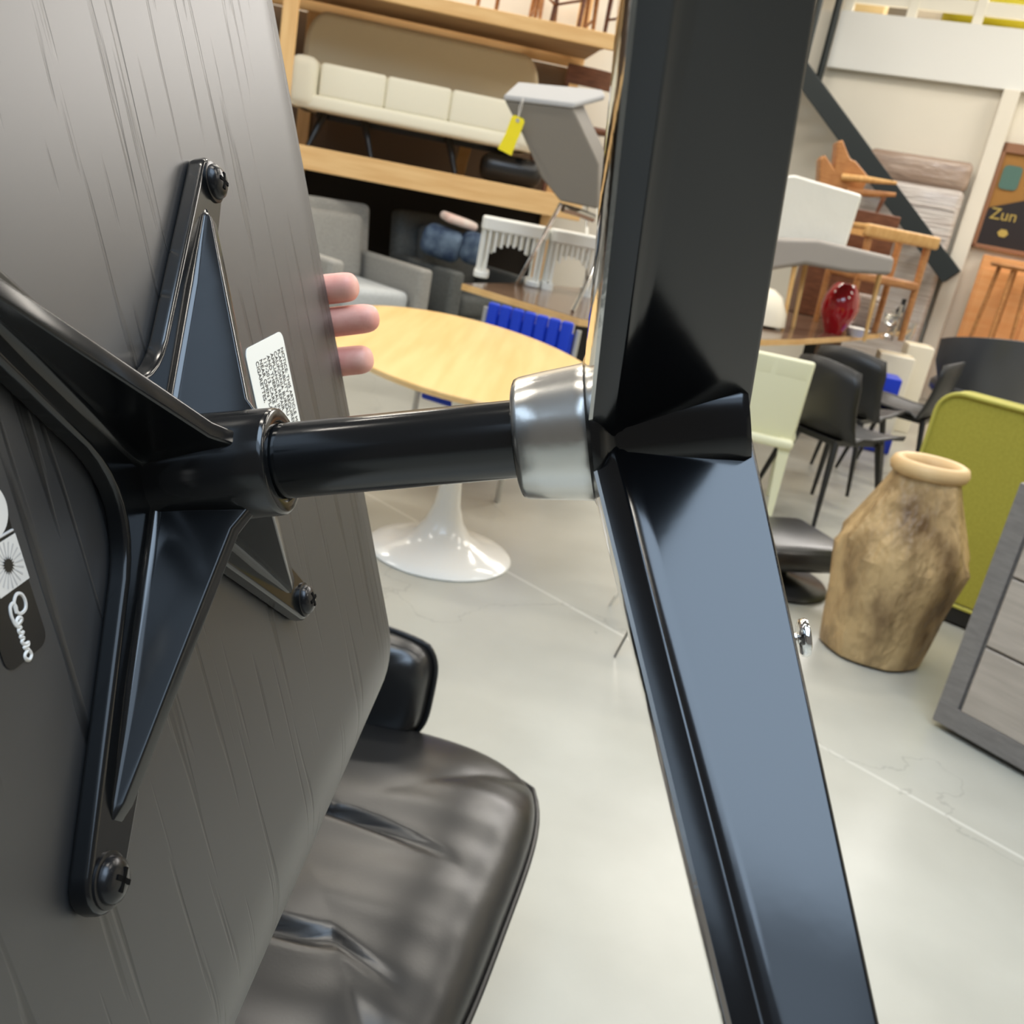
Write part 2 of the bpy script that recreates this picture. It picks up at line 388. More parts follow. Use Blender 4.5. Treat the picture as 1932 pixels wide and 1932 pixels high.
OM = Matrix(((wx.x, wy.x, wz.x, org.x), (wx.y, wy.y, wz.y, org.y), (wx.z, wy.z, wz.z, org.z), (0, 0, 0, 1)))
ottoman = thing('ottoman', 'tipped-up ottoman with black plywood shell, bracket and pedestal base held in the hand', 'ottoman')
ottoman.matrix_world = OM
ZH = FLOOR_T + (Cc - Hc).length              # hub end
ZS = ZH + 0.0626                             # outer face of the shell
def shell_xy(px, py):                        # photo pixel -> local x, y on the shell face
    q = on_plane(px, py, 0.0626); return q.dot(Ox), q.dot(Oy)

# -- moulded shell: flat middle, both ends rolled up and away
def shell_point(q):
    flat, R, amax = 0.232, 0.115, math.radians(72)
    s_ = 1 if q >= 0 else -1; q = abs(q)
    if q <= flat: return s_ * q, 0.0
    a = (q - flat) / R
    if a <= amax: return s_ * (flat + R * math.sin(a)), R * (1 - math.cos(a))
    e = q - flat - R * amax
    return s_ * (flat + R * math.sin(amax) + e * math.cos(amax)), R * (1 - math.cos(amax)) + e * math.sin(amax)
mb = MB(); QM = 0.43; SW = 0.3125; nq, ns = 90, 24; rows = []
for i in range(nq + 1):
    q = -QM + 2 * QM * i / nq
    c_ = 0.09; e = abs(q) - (QM - c_)
    hw = SW if e <= 0 else SW - c_ + math.sqrt(max(c_ * c_ - e * e, 0.0))
    y, z = shell_point(q)
    rows.append([((-hw + 2 * hw * j / ns), y, ZS + z) for j in range(ns + 1)])
mb.loft(rows, caps=False, closed=False)
sh = mb.build('plywood_shell', 'veneer', ottoman, smooth=60)
md = sh.modifiers.new('solid', 'SOLIDIFY'); md.thickness = 0.0095
# orient so the thickness grows away from the bracket
nz = sum(p.normal.z for p in sh.data.polygons)
md.offset = -1 if nz < 0 else 1
bv = sh.modifiers.new('bevel', 'BEVEL'); bv.width = 0.0015; bv.segments = 2; bv.limit_method = 'ANGLE'; bv.angle_limit = math.radians(50)

# -- cast spider bracket
def arm_dir(k):                              # 0: e1, 1: e2, 2: -e1, 3: -e2
    v = (e1, e2, -e1, -e2)[k]; return V((v.dot(Ox), v.dot(Oy), 0))
RP = 0.170; PW = 0.0125; RI = 0.058; WI = 0.0195
poly = []
order = sorted(range(4), key=lambda k: math.atan2(arm_dir(k).y, arm_dir(k).x))
for n_, k in enumerate(order):
    d_ = arm_dir(k); pn = V((-d_.y, d_.x, 0))
    kn = order[(n_ + 1) % 4]; dn = arm_dir(kn); pnn = V((-dn.y, dn.x, 0))
    for i in range(9):
        a = -PI / 2 + PI * i / 8
        p = d_ * (RP + PW * math.cos(a)) + pn * (PW * math.sin(a)); poly.append((p.x, p.y))
    A = d_ * RI + pn * WI; B = dn * RI - pnn * WI; Q = (d_ + dn) * 0.0235
    for i in range(9):
        t = i / 8; p = A * (1 - t) ** 2 + Q * 2 * t * (1 - t) + B * t * t; poly.append((p.x, p.y))
mb = MB(); mb.prism(poly, ZS - 0.0095, ZS - 0.0002)
br = mb.build('mounting_bracket', 'gloss_black', ottoman, bevel=0.0026, seg=4)
mb = MB()
mb.lathe([(0.0172, ZS - 0.002), (0.0255, ZS - 0.002), (0.0245, ZS - 0.02), (0.0237, ZH + 0.0025), (0.0232, ZH + 0.0008), (0.0220, ZH), (0.0180, ZH), (0.0172, ZH + 0.0012)], 64)
mb.build('hub_socket', 'gloss_black', br, smooth=50)
for k in range(4):
    d_ = arm_dir(k); pn = V((-d_.y, d_.x, 0)); rings = []
    zf = ZS - 0.0093
    for r_, ztop_, tt, tb in ((0.016, ZH + 0.0120, 0.0030, 0.0082), (0.0235, ZH + 0.0125, 0.0030, 0.0080), (0.032, ZH + 0.0185, 0.0034, 0.0076),
                             (0.060, ZH + 0.0262, 0.0036, 0.0068), (0.100, ZH + 0.0372, 0.0036, 0.0058), (0.143, ZH + 0.0492, 0.0032, 0.0046), (0.149, zf - 0.0006, 0.0026, 0.0036)):
        c = d_ * r_; h = zf - ztop_; fl = min(0.0042, h * 0.4) ; half = []
        half += [(tb + fl, zf + 0.003), (tb + fl, zf + 0.0002), (tb + fl * 0.36, zf - fl * 0.20), (tb + fl * 0.08, zf - fl * 0.55), (tb - 0.0001, zf - fl)]
        bt = min(0.0012, h * 0.2)
        half += [(tt + 0.0006, ztop_ + bt), (tt, ztop_ + bt * 0.35), (tt - bt * 0.7, ztop_)]
        rings.append([c - pn * y + V((0, 0, z)) for y, z in half] + [c + pn * y + V((0, 0, z)) for y, z in reversed(half)])
    mb = MB(); mb.loft(rings); rb_ = mb.build('rib', 'gloss_black', br, smooth=50); rb_.modifiers.new('wn', 'WEIGHTED_NORMAL').keep_sharp = True
    # screw: washer, dome head and a dark raised cross imitating a shaded recess
    c = d_ * RP; z0 = ZS - 0.0095
    mb = MB(); mb.lathe([(0.0105, z0 + 0.001), (0.0105, z0 - 0.0010), (0.0092, z0 - 0.0014), (0.0, z0 - 0.0014)], 28, c=(c.x, c.y, 0))
    mb.lathe([(0.0090, z0), (0.0090, z0 - 0.0022), (0.0082, z0 - 0.0040), (0.0060, z0 - 0.0055), (0.0030, z0 - 0.0062), (0.0, z0 - 0.0064)], 28, c=(c.x, c.y, 0))
    sc = mb.build('screw', 'screw', ottoman, smooth=50)
    mb = MB(); R_ = Matrix.Rotation(0.5 + k, 3, 'Z')
    mb.box((c.x, c.y, z0 - 0.0052), (0.0090, 0.0019, 0.0026), m=R_); mb.box((c.x, c.y, z0 - 0.0052), (0.0019, 0.0090, 0.0026), m=R_)
    mb.build('cross_shade', 'recess_shade', sc, smooth=0)

# -- pedestal tube and collar
mb = MB(); mb.lathe([(0.0, 0.10), (0.0166, 0.10), (0.0166, ZH + 0.012), (0.0, ZH + 0.012)], 64)
mb.build('pedestal_tube', 'gloss_black', ottoman, smooth=50)
zt0 = FLOOR_T
mb = MB(); mb.lathe([(0.0168, zt0 - 0.012), (0.0170, zt0 - 0.0006), (0.0235, zt0), (0.0250, zt0 - 0.0008), (0.0258, zt0 - 0.0028), (0.0270, zt0 - 0.012), (0.0284, zt0 - 0.026),
    (0.0288, zt0 - 0.0290), (0.0294, zt0 - 0.0305), (0.012, zt0 - 0.0305)], 72)
mb.build('aluminium_collar', 'brushed', ottoman, smooth=50)

# -- four-leg base
LT = math.radians(5.5)
lo = -e1 * math.cos(LT) - e2 * math.sin(LT)
ang0 = math.atan2(lo.dot(Oy), lo.dot(Ox))
def ztop(r): return FLOOR_T - (0.0275 + 0.152 * r)
def zbot(r): return FLOOR_T - (0.0945 + 0.045 * r)
RL = 0.275
rs = [0.012, 0.03, 0.06, 0.10, 0.14, 0.18, 0.22, 0.25, 0.265, RL]
def leg_mesh():
    b = MB(); rings = []
    for r in rs:
        k = r / RL; wf = 0.0182 - 0.0050 * k; wt = 0.0148 - 0.0048 * k; wb = 0.0050 - 0.0004 * k
        if r > 0.26: q = 1 - 0.35 * ((r - 0.255) / 0.02) ** 2; wf *= q; wt *= q; wb *= q
        zt, zb = ztop(r), zbot(r)
        half = [(wf - 0.0022, zt - 0.0008), (wf, zt - 0.0092), (wf - 0.0004, zt - 0.0104), (wf - 0.0018, zt - 0.0118), (wt + 0.0014, zt - 0.0132), (wt + 0.0003, zt - 0.0148), (wt, zt - 0.0170), (wb, zb + 0.0016), (wb - 0.0008, zb + 0.0004), (wb - 0.0024, zb)]
        rings.append([(r, -y, z) for y, z in half] + [(r, y, z) for y, z in reversed(half)])
    b.loft(rings); return b
def cap_mesh():
    b = MB(); rings = []
    for r in [0.0295] + rs[2:]:
        k = r / RL; wf = 0.0164 - 0.0050 * k
        if r > 0.26: wf *= 1 - 0.35 * ((r - 0.255) / 0.02) ** 2
        zt = ztop(r)
        up_ = [(-wf, zt - 0.0012), (-wf * 0.96, zt + 0.0002), (-wf * 0.6, zt + 0.0010), (0, zt + 0.0013), (wf * 0.6, zt + 0.0010), (wf * 0.96, zt + 0.0002), (wf, zt - 0.0012)]
        rings.append([(r, y, z) for y, z in up_])
    b.loft(rings); return b
leg0 = leg_mesh().build('base_leg', 'leg_black', ottoman, smooth=62); leg0.modifiers.new('wn', 'WEIGHTED_NORMAL').keep_sharp = True
cap0 = cap_mesh().build('polished_cap', 'polish', leg0, smooth=40)
gl = MB(); gl.tube([(0.240, 0, zbot(0.24) + 0.004), (0.240, 0, 0.008)], 0.004, 12)
gl.lathe([(0.0, 0.0075), (0.0085, 0.0075), (0.0115, 0.0060), (0.0125, 0.0035), (0.0115, 0.0010), (0.008, 0.0), (0.0, 0.0)], 28, c=(0.240, 0, 0))
gl0 = gl.build('foot_glide', 'chrome', leg0, smooth=50)
leg0.rotation_euler = (0, 0, ang0)
for k in range(1, 4):
    L_ = leg0.copy(); COL.objects.link(L_); L_.parent = ottoman; L_.rotation_euler = (0, 0, ang0 + k * PI / 2)
    for ch in (cap0, gl0):
        q = ch.copy(); COL.objects.link(q); q.parent = L_
mb = MB(); mb.lathe([(0.0, zbot(0) + 0.001), (0.0235, zbot(0) + 0.001), (0.0255, zbot(0) + 0.004), (0.0262, ztop(0) - 0.014), (0.0300, ztop(0) - 0.0105), (0.0332, ztop(0) - 0.0075), (0.0335, ztop(0) - 0.0045), (0.0300, ztop(0) - 0.0028), (0.0, ztop(0) - 0.0028)], 56)
mb.build('base_hub', 'leg_black', ottoman, smooth=50)

# -- law label (white) and maker's label (black), each lying on the shell
def face_m(px, py, lift):                    # label frame: x along the reading direction (+gd), y towards +sd, z out of the face
    x, y = shell_xy(px, py)
    return x, y, ZS - lift
gl_ = V((gd.dot(Ox), gd.dot(Oy), 0)).normalized()
sl_ = V((1, 0, 0))
def label_frame(x, y, lift):
    return Matrix(((gl_.x, sl_.x, 0, x), (gl_.y, sl_.y, 0, y), (0, 0, -1, ZS - lift), (0, 0, 0, 1)))
xa, ya = shell_xy(530, 628); xb, yb = shell_xy(460, 655)
wl = abs(xa - xb) + 0.002
g0 = (ya + yb) / 2
LL = 0.088
fm = label_frame((xa + xb) / 2, g0 + GS * LL / 2, 0.0003)
mb = MB(); mb.M = fm; mb.prism(rrect(LL, wl, 0.006), -0.0002, 0.0002)
lab = mb.build('law_label', 'label_white', ottoman, smooth=0); lab['label'] = 'white sticker with flammability notice'
lines = ['NOTICE: THIS ARTICLE ME', 'FLAMMABILITY REQUIREM', 'CALIFORNIA BUREAU', 'APPLIANCE REPAIR', 'AND THERMAL INS', '117-2013. CARE S', 'NEAR OPEN FLAM', 'CIGARETTES.']
text_mesh('printed_text', '\n'.join(lines), 0.0066, 'ink', lab, fm @ Matrix.Translation((-LL / 2 + 0.0095, wl / 2 - 0.0088, 0.0003)) @ Matrix.Diagonal((0.64, 1, 1, 1)), 0.97)

xr, yr = shell_xy(90, 1215); xl, yl = shell_xy(12, 1268)
wb_ = abs(xr - xl) * 1.02
gend = (yr + yl) / 2
LB = 0.150
fmb = label_frame((xr + xl) / 2, gend - GS * LB / 2, 0.0003)
mb = MB(); mb.M = fmb; mb.prism(rrect(LB, wb_, 0.005), -0.0002, 0.0002)
lb = mb.build('maker_label', 'label_black', ottoman, smooth=0); lb['label'] = 'black sticker with white emblem and script'
def lpt(px, py, lift=0.0010): x, y = shell_xy(px, py); return V((x, y, ZS - lift))
# script lettering
tr = [(130, 1272), (108, 1190), (128, 1115), (170, 1108), (205, 1165), (208, 1235), (170, 1278), (135, 1262), (122, 1215), (97, 1190), (76, 1222), (82, 1290), (108, 1352), (132, 1385),
      (165, 1352), (176, 1322), (150, 1312), (132, 1342), (142, 1395), (172, 1398), (148, 1422), (165, 1450), (192, 1440), (163, 1480), (196, 1490), (176, 1520), (202, 1545), (236, 1530), (228, 1560),
      (196, 1572), (232, 1590), (262, 1630), (245, 1678), (212, 1668), (206, 1632), (240, 1584)]
pts = [lpt(x / 4.6, y / 4.6 + 880, 0.0002) for x, y in tr]
def smooth_path(p, n=5):
    out = []
    for i in range(len(p) - 1):
        a, b, c, d_ = p[max(i - 1, 0)], p[i], p[i + 1], p[min(i + 2, len(p) - 1)]
        for k in range(n):
            t = k / n
            out.append(0.5 * (2 * b + (c - a) * t + (2 * a - 5 * b + 4 * c - d_) * t * t + (3 * b - a - 3 * c + d_) * t ** 3))
    return out + [p[-1]]
mb = MB(); mb.tube(smooth_path(pts), 0.00085, 6); mb.build('script_lettering', 'print_white', lb, smooth=60)
# square emblem with a ray burst
cq = V(lpt(11, 1067)); hs = 0.0085
mb = MB(); mb.M = label_frame(cq.x, cq.y, 0.00075); mb.prism([(-hs, -hs), (hs, -hs), (hs, hs), (-hs, hs)], -0.0001, 0.0001)
sq = mb.build('emblem_square', 'print_white', lb, smooth=0)
mb = MB(); mb.M = label_frame(cq.x, cq.y, 0.00095)
for k in range(20):
    a = 2 * PI * (k + 0.5) / 20; w0 = 0.045
    mb.add([(0.0022 * math.cos(a - 0.05), 0.0022 * math.sin(a - 0.05), 0), (0.0081 * math.cos(a - w0), 0.0081 * math.sin(a - w0), 0), (0.0081 * math.cos(a + w0), 0.0081 * math.sin(a + w0), 0), (0.0022 * math.cos(a + 0.05), 0.0022 * math.sin(a + 0.05), 0)], [(0, 1, 2, 3)])
mb.build('emblem_rays', 'print_grey', sq, smooth=0)
mb = MB(); mb.M = label_frame(cq.x, cq.y, 0.00105)
for k in range(16):
    a = 2 * PI * k / 16
    mb.add([(0, 0, 0), (0.0022 * math.cos(a - 0.12), 0.0022 * math.sin(a - 0.12), 0), (0.0034 * math.cos(a), 0.0034 * math.sin(a), 0), (0.0022 * math.cos(a + 0.12), 0.0022 * math.sin(a + 0.12), 0)], [(0, 1, 2, 3)])
mb.prism([(0.0022 * math.cos(2 * PI * k / 16), 0.0022 * math.sin(2 * PI * k / 16)) for k in range(16)], -0.0001, 0.00005)
mb.build('emblem_core', 'label_black', sq, smooth=0)
ci = V(lpt(-26, 965))
mb = MB(); mb.M = label_frame(ci.x, ci.y, 0.00075); mb.prism([(0.0098 * math.cos(2 * PI * k / 40), 0.0098 * math.sin(2 * PI * k / 40)) for k in range(40)], -0.0001, 0.0001)
mb.build('emblem_disc', 'print_white', lb, smooth=0)
mb = MB(); mb.tube([lpt(-40, 1034, 0.0007), lpt(20, 1000, 0.0007)], 0.0005, 6); mb.build('divider_line', 'print_grey', lb)

# ================================================================== timber storage rack and what it holds
RM = Matrix.Translation((RACK.o.x, RACK.o.y, 0)) @ Matrix.Rotation(RA, 4, 'Z')       # local: x along the rack, y away from the camera
_, zl_t = RACK.uz(740, 306); _, zl_b = RACK.uz(740, 351)
ur, zu_t = RACK.uz(1162, 70); _, zu_b = RACK.uz(1162, 100)
rack = thing('storage_rack', 'tall timber storage rack with two thick pine shelf beams', 'rack', (RACK.o.x, RACK.o.y, 0), RA)
ul = -3.2
def rk(name, c, d, m='lumber', bevel=0.006):
    b = MB(); b.box(c, d); return b.build(name, m, rack, smooth=0, bevel=bevel)
rk('front_beam', ((ul + ur) / 2, 0.02, (zl_t + zl_b) / 2), (ur - ul, 0.045, zl_t - zl_b))
b = MB(); zm = zu_t - zu_b
b.add([(ul, 0.30, zu_t - 0.45 * zm), (ur, -0.10, zu_b), (ur, -0.10, zu_t), (ul, 0.30, zu_t), (ul, 0.36, zu_t - 0.45 * zm), (ur, -0.05, zu_b), (ur, -0.05, zu_t), (ul, 0.36, zu_t)],
      [(0, 1, 2, 3), (4, 7, 6, 5), (0, 4, 5, 1), (3, 2, 6, 7), (1, 5, 6, 2), (0, 3, 7, 4)])
b.build('front_beam', 'lumber', rack, smooth=0, bevel=0.004)
for y in (1.28,):
    rk('rear_beam', ((ul + ur) / 2, y, (zl_t + zl_b) / 2), (ur - ul, 0.045, zl_t - zl_b)); rk('rear_beam', ((ul + ur) / 2, y, (zu_t + zu_b) / 2), (ur - ul, 0.045, zm))
p0, _ = RACK.uz(536, 10); p1, _ = RACK.uz(566, 10)
for x in (0.5 * (p0 + p1), ul + 0.1, ur - 0.06):
    for y in (-0.045, 1.33):
        if x > 1 and y < 0: continue
        rk('post', (x, y, 2.1), (max(0.07, p1 - p0), 0.045 if y < 0 else 0.05, 4.2), 'lumber_v')
# deck boards
nb = 8
for k in range(nb):
    y = 0.06 + 1.18 * (k + 0.5) / nb
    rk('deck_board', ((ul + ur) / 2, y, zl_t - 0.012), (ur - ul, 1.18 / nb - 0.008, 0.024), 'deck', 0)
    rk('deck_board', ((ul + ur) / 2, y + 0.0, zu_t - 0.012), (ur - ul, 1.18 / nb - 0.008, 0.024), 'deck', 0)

rk('bay_shade_board', ((ul + ur) / 2, 1.37, zl_b / 2), (ur - ul, 0.02, zl_b), 'bay_shade_dark', 0)  # added board, coloured dark to stand in for deep shade under the shelf
rk('bay_shade_board', ((ul + ur) / 2, 1.37, (zl_t + zu_b) / 2), (ur - ul, 0.02, zu_b - zl_t), 'bay_shade_brown', 0)  # added board, brown in place of the milder shade in the middle bay
# cream sofa on the middle shelf
s0, _ = RACK.uz(545, 120, -0.15); s1, _ = RACK.uz(1040, 150, -0.15)
_, zsb = RACK.uz(700, 228, -0.15); _, zst = RACK.uz(700, 150, -0.15); _, zbk = RACK.uz(800, 60, -0.7)
_, zar = RACK.uz(590, 105, -0.15)
sw = s1 - s0
sofa = thing('sofa', 'long cream sofa with tan back resting on the rack shelf', 'sofa', RACK.P((s0 + s1) / 2, zl_t, -0.15), RA)
zz = lambda z: z - zl_t
b = MB(); b.rbox((0, 0.42, zz(zsb) + 0.05), (sw - 0.04, 0.80, 0.10), 0.03); b.build('seat_base', 'cream', sofa)
for k in range(3):
    cw = (sw - 0.42) / 3
    b = MB(); b.rbox((-(sw - 0.42) / 2 + cw * (k + 0.5), 0.36, zz((zsb + zst) / 2) + 0.07), (cw - 0.001, 0.66, zst - zsb - 0.04), 0.028); b.build('seat_cushion', 'cream', sofa)
for sx in (-1, 1):
    b = MB(); b.rbox((sx * (sw / 2 - 0.10), 0.36, (zz(zsb) + zz(zar)) / 2), (0.20, 0.72, zar - zsb), 0.07); b.build('armrest', 'cream', sofa)
# back with rounded outer corners
zb0, zb1 = zz(zsb), zz(zbk) + 0.02
pl = []
for a in range(9): t = PI / 2 * a / 8; pl.append((sw / 2 - 0.16 + 0.16 * math.cos(t), zb1 - 0.26 + 0.26 * math.sin(t)))
for a in range(9): t = PI / 2 + PI / 2 * a / 8; pl.append((-sw / 2 + 0.16 + 0.16 * math.cos(t), zb1 - 0.26 + 0.26 * math.sin(t)))
pl += [(-sw / 2, zb0), (sw / 2, zb0)]
b = MB(); b.M = Matrix.Translation((0, 0.86, 0)) @ Matrix.Rotation(PI / 2, 4, 'X'); b.prism(pl, 0, 0.16); b.build('backrest', 'tan', sofa, bevel=0.05, seg=4)
for x in (-0.36 * sw, -0.24 * sw + 0.06, 0.14 * sw, 0.36 * sw):
    b = MB(); b.tube([(x, 0.30, zz(zsb) + 0.02), (x - 0.09 * (1 if x < -0.3 * sw else -1), 0.22, 0.0)], [0.030, 0.018], 10); b.build('leg', 'black_metal', sofa)
b = MB(); b.box((0, 0.40, zz(zsb) - 0.02), (sw * 0.8, 0.05, 0.04)); b.build('cross_bar', 'black_metal', sofa)

def wood_chair(name, label, loc, rz, m, seat_h=0.44, w_=0.46, back_h=0.82, arms=False, seatm=None, group=None):
    t = thing(name, label, 'chair', loc, rz, group)
    for sx in (-1, 1):
        b = MB(); b.tube([(sx * w_ / 2, -0.21, 0), (sx * (w_ / 2 - 0.02), -0.20, seat_h + (0.22 if arms else 0))], [0.014, 0.019], 8); b.build('leg', m, t)
        b = MB(); b.tube([(sx * w_ / 2, 0.24, 0), (sx * (w_ / 2 - 0.02), 0.20, seat_h), (sx * (w_ / 2 - 0.03), 0.27, back_h)], [0.014, 0.02, 0.014], 8); b.build('rear_leg', m, t)
        if arms:
            b = MB(); b.rbox((sx * (w_ / 2), 0.0, seat_h + 0.23), (0.055, 0.50, 0.03), 0.012); b.build('armrest', m, t)
        b = MB(); b.tube([(sx * (w_ / 2 - 0.01), -0.2, 0.2), (sx * (w_ / 2 - 0.01), 0.22, 0.2)], 0.010, 8); b.build('stretcher', m, t)
    b = MB(); b.rbox((0, 0, seat_h), (w_, 0.46, 0.05), 0.02); b.build('seat', seatm or m, t)
    b = MB()
    rings = []
    for i in range(9):
        x = -w_ / 2 + w_ * i / 8; y = 0.27 + 0.05 * (1 - (2 * i / 8 - 1) ** 2)
        rings.append([(x, y - 0.012, back_h - 0.13), (x, y + 0.012, back_h - 0.13), (x, y + 0.022, back_h), (x, y, back_h)])
    b.loft(rings); b.build('back_rail', m, t, bevel=0.004)
    return t
# chairs on the top shelf: their legs show above the beam
for k, (px, off, m, lb) in enumerate(((978, -0.24, 'teak', 'reddish teak chair standing on the top shelf next to the end'),
                                      (1066, -0.80, 'teak', 'teak chair farther back on the top shelf between two others'),
                                      (1132, -0.20, 'teak_dark', 'very dark wooden chair at the end of the top shelf'),)):
    u, _ = RACK.uz(px, 30, off)
    wood_chair('wooden_chair', lb, RACK.P(u, zu_t, off - 0.2), RA + 0.35 * (k - 1) + (PI if k == 1 else 0), m)
# dark chair on the end of the middle shelf
u, _ = RACK.uz(1105, 150, -0.6)
wood_chair('wooden_chair', 'dark ladder-back chair with red seat at the end of the middle shelf', RACK.P(u, zl_t, -0.75), RA + PI + 0.2, 'teak_dark', seat_h=0.50, back_h=0.9)
# pale flat packages leaning behind
u, _ = RACK.uz(875, 285, -1.0)
b = MB(); b.box((0, 0, 0.13), (0.09, 0.04, 0.26), m=Matrix.Rotation(0.12, 3, 'Y')); o = b.build('wood_offcut', 'edge_wood', None, bevel=0.003)
o.location = RACK.P(u, zl_t, -1.0); o.rotation_euler = (0, 0, RA); tag(o, 'short pale timber offcut upright under the cream sofa', 'timber')
u, _ = RACK.uz(960, 315, -0.6)
b = MB(); b.rbox((0, 0, 0.10), (0.46, 0.34, 0.20), 0.08); o = b.build('black_cushion', 'leather', None)
o.location = RACK.P(u, zl_t, -0.45); o.rotation_euler = (0, 0, RA); tag(o, 'black leather cushion on the rack shelf under the sofa end', 'cushion')

# ---------------------------------------------------------------- armchairs under the rack
def armchair(label, loc, rz, body, seat, group=None):
    t = thing('armchair', label, 'armchair', loc, rz, group)
    b = MB(); b.rbox((0, 0.0, 0.24), (0.80, 0.82, 0.20), 0.03); b.build('seat_base', body, t)
    b = MB(); b.rbox((0, -0.06, 0.41), (0.56, 0.72, 0.16), 0.05); b.build('seat_cushion', seat, t)
    for sx in (-1, 1):
        b = MB(); b.rbox((sx * 0.36, -0.02, 0.40), (0.12, 0.88, 0.52), 0.03); b.build('armrest', body, t)
    b = MB(); b.rbox((0, 0.38, 0.58), (0.82, 0.16, 0.80), 0.05, m=Matrix.Rotation(-0.14, 3, 'X')); b.build('backrest', body, t)
    b = MB(); b.rbox((0, 0.25, 0.68), (0.54, 0.14, 0.46), 0.06, m=Matrix.Rotation(-0.16, 3, 'X')); b.build('back_cushion', body, t)
    for sx in (-1, 1):
        for sy in (-1, 1):
            b = MB(); b.tube([(sx * 0.34, sy * 0.36, 0), (sx * 0.33, sy * 0.35, 0.16)], [0.015, 0.022], 8); b.build('leg', 'teak_dark', t)
    return t
A1 = armchair('grey fabric armchair with pale seat cushion under the rack', (-1.46, 6.72, 0.0), 0.80, 'grey_fab', 'pale_fab')
A2 = armchair('charcoal armchair heaped with navy cushions beside the grey armchair', (-0.72, 7.50, 0.0), 0.72, 'char_fab', 'char_fab')
for k, (px, py, s_, m, nm, lb) in enumerate(((835, 458, (0.30, 0.22, 0.22), 'blue_fab', 'cushion', 'mottled navy cushion piled on the charcoal armchair'),
                                        (892, 468, (0.19, 0.24, 0.22), 'blue_fab', 'cushion', 'plain dark blue cushion against the white basket'),
                                        (866, 417, (0.26, 0.16, 0.06), 'pink', 'folded_blanket', 'small pink folded blanket on the navy cushions'))):
    p = D(px, py, 7.1)
    b = MB(); b.rbox((0, 0, 0), s_, 0.07 if k < 2 else 0.03); o = b.build(nm, m, None); o.location = p; o.rotation_euler = (0.1, 0.15, 0.3 * k); tag(o, lb, 'cushion' if k < 2 else 'blanket')

# ---------------------------------------------------------------- long conference table, wooden edge, dark top
tab = thing('conference_table', 'long dark walnut table with pale wooden edge crowded with furniture', 'table', (1.6, 7.2, 0))
near = [(-0.52, 5.46), (0.15, 4.87), (0.70, 5.12), (1.23, 5.58), (1.55, 6.02), (2.10, 6.90), (2.75, 8.0), (3.30, 9.0)]
far = [(3.05, 9.2), (2.3, 8.7), (1.3, 7.9), (0.5, 7.0), (-0.2, 6.2)]
def loc2(l, c=(1.6, 7.2)): return [(x - c[0], y - c[1]) for x, y in l]
b = MB(); b.prism(loc2(near + far), 0.705, 0.738); b.build('edge_band', 'edge_wood', tab, smooth=0)
ctr = V((1.5, 7.2, 0)); ins = []
for x, y in near + far:
    d_ = V((x, y, 0)) - ctr; d_ *= (1 - 0.012 / max(d_.length, 0.1)); ins.append((ctr.x + d_.x, ctr.y + d_.y))
b = MB(); b.prism(loc2(ins), 0.72, 0.741); b.build('tabletop', 'walnut', tab, smooth=0)
for x, y in ((0.35, 5.9), (2.3, 8.2)):
    b = MB(); b.box((x - 1.6, y - 7.2, 0.355), (0.5, 0.10, 0.70), rz=0.9); b.box((x - 1.6, y - 7.2, 0.02), (0.7, 0.3, 0.04), rz=0.9); b.build('pedestal', 'black_metal', tab, bevel=0.004)
ZT = 0.741

# white slatted basket stools on the table
def basket(label, p, w_, h_, rz, group):
    t = thing('slatted_basket', label, 'basket', p, rz, group)
    b = MB(); b.prism(rrect(w_, 0.26, 0.05), h_ - 0.075, h_); b.build('top_rim', 'white_plastic', t, bevel=0.012, seg=3)
    pr = rrect(w_ * 0.93, 0.23, 0.05, 6); n = len(pr)
    def xy(u):
        u %= 1.0; i = u * n; k = int(i) % n; f = i - int(i); a, c = pr[k], pr[(k + 1) % n]; return a[0] + (c[0] - a[0]) * f, a[1] + (c[1] - a[1]) * f
    # slats by equal spacing along the outline, shorter over the arch
    per = [0]
    for i in range(n): per.append(per[-1] + math.dist(pr[i], pr[(i + 1) % n]))
    N = 30
    for k in range(N):
        dd = per[-1] * k / N
        i = max(j for j in range(n) if per[j] <= dd); f = (dd - per[i]) / max(per[i + 1] - per[i], 1e-6); a, c = pr[i], pr[(i + 1) % n]
        x, y = a[0] + (c[0] - a[0]) * f, a[1] + (c[1] - a[1]) * f
        q = abs(x) / (w_ * 0.5)
        zb_ = 0.02 if q > 0.62 else h_ * (0.30 + 0.28 * math.sqrt(max(0, 1 - (q / 0.62) ** 2)))
        b = MB(); b.tube([(x, y, h_ - 0.07), (x * 1.0, y, zb_)], 0.0085, 6); b.build('slat', 'white_plastic', t)
    for sx in (-1, 1):
        b = MB(); b.M = Matrix.Translation((sx * w_ * 0.39, 0, 0)); b.prism(rrect(w_ * 0.23, 0.26, 0.04), 0, 0.04); b.build('foot_pad', 'white_plastic', t, bevel=0.01)
    return t
pa, pb = D(893, 530, 6.1), D(1015, 540, 6.1)
pc = D(1112, 545, 6.1)
basket('white slatted plastic basket with an arched opening beside the navy cushions', ((pa.x + pb.x) / 2, 6.1, ZT), (pb.x - pa.x) * 1.02, 0.36, RA * 0.5, 'white baskets')
basket('white slatted plastic basket behind the chrome legs of the grey swivel chair', ((pb.x + pc.x) / 2 + 0.02, 6.15, ZT), (pc.x - pb.x) * 1.05, 0.36, RA * 0.5, 'white baskets')

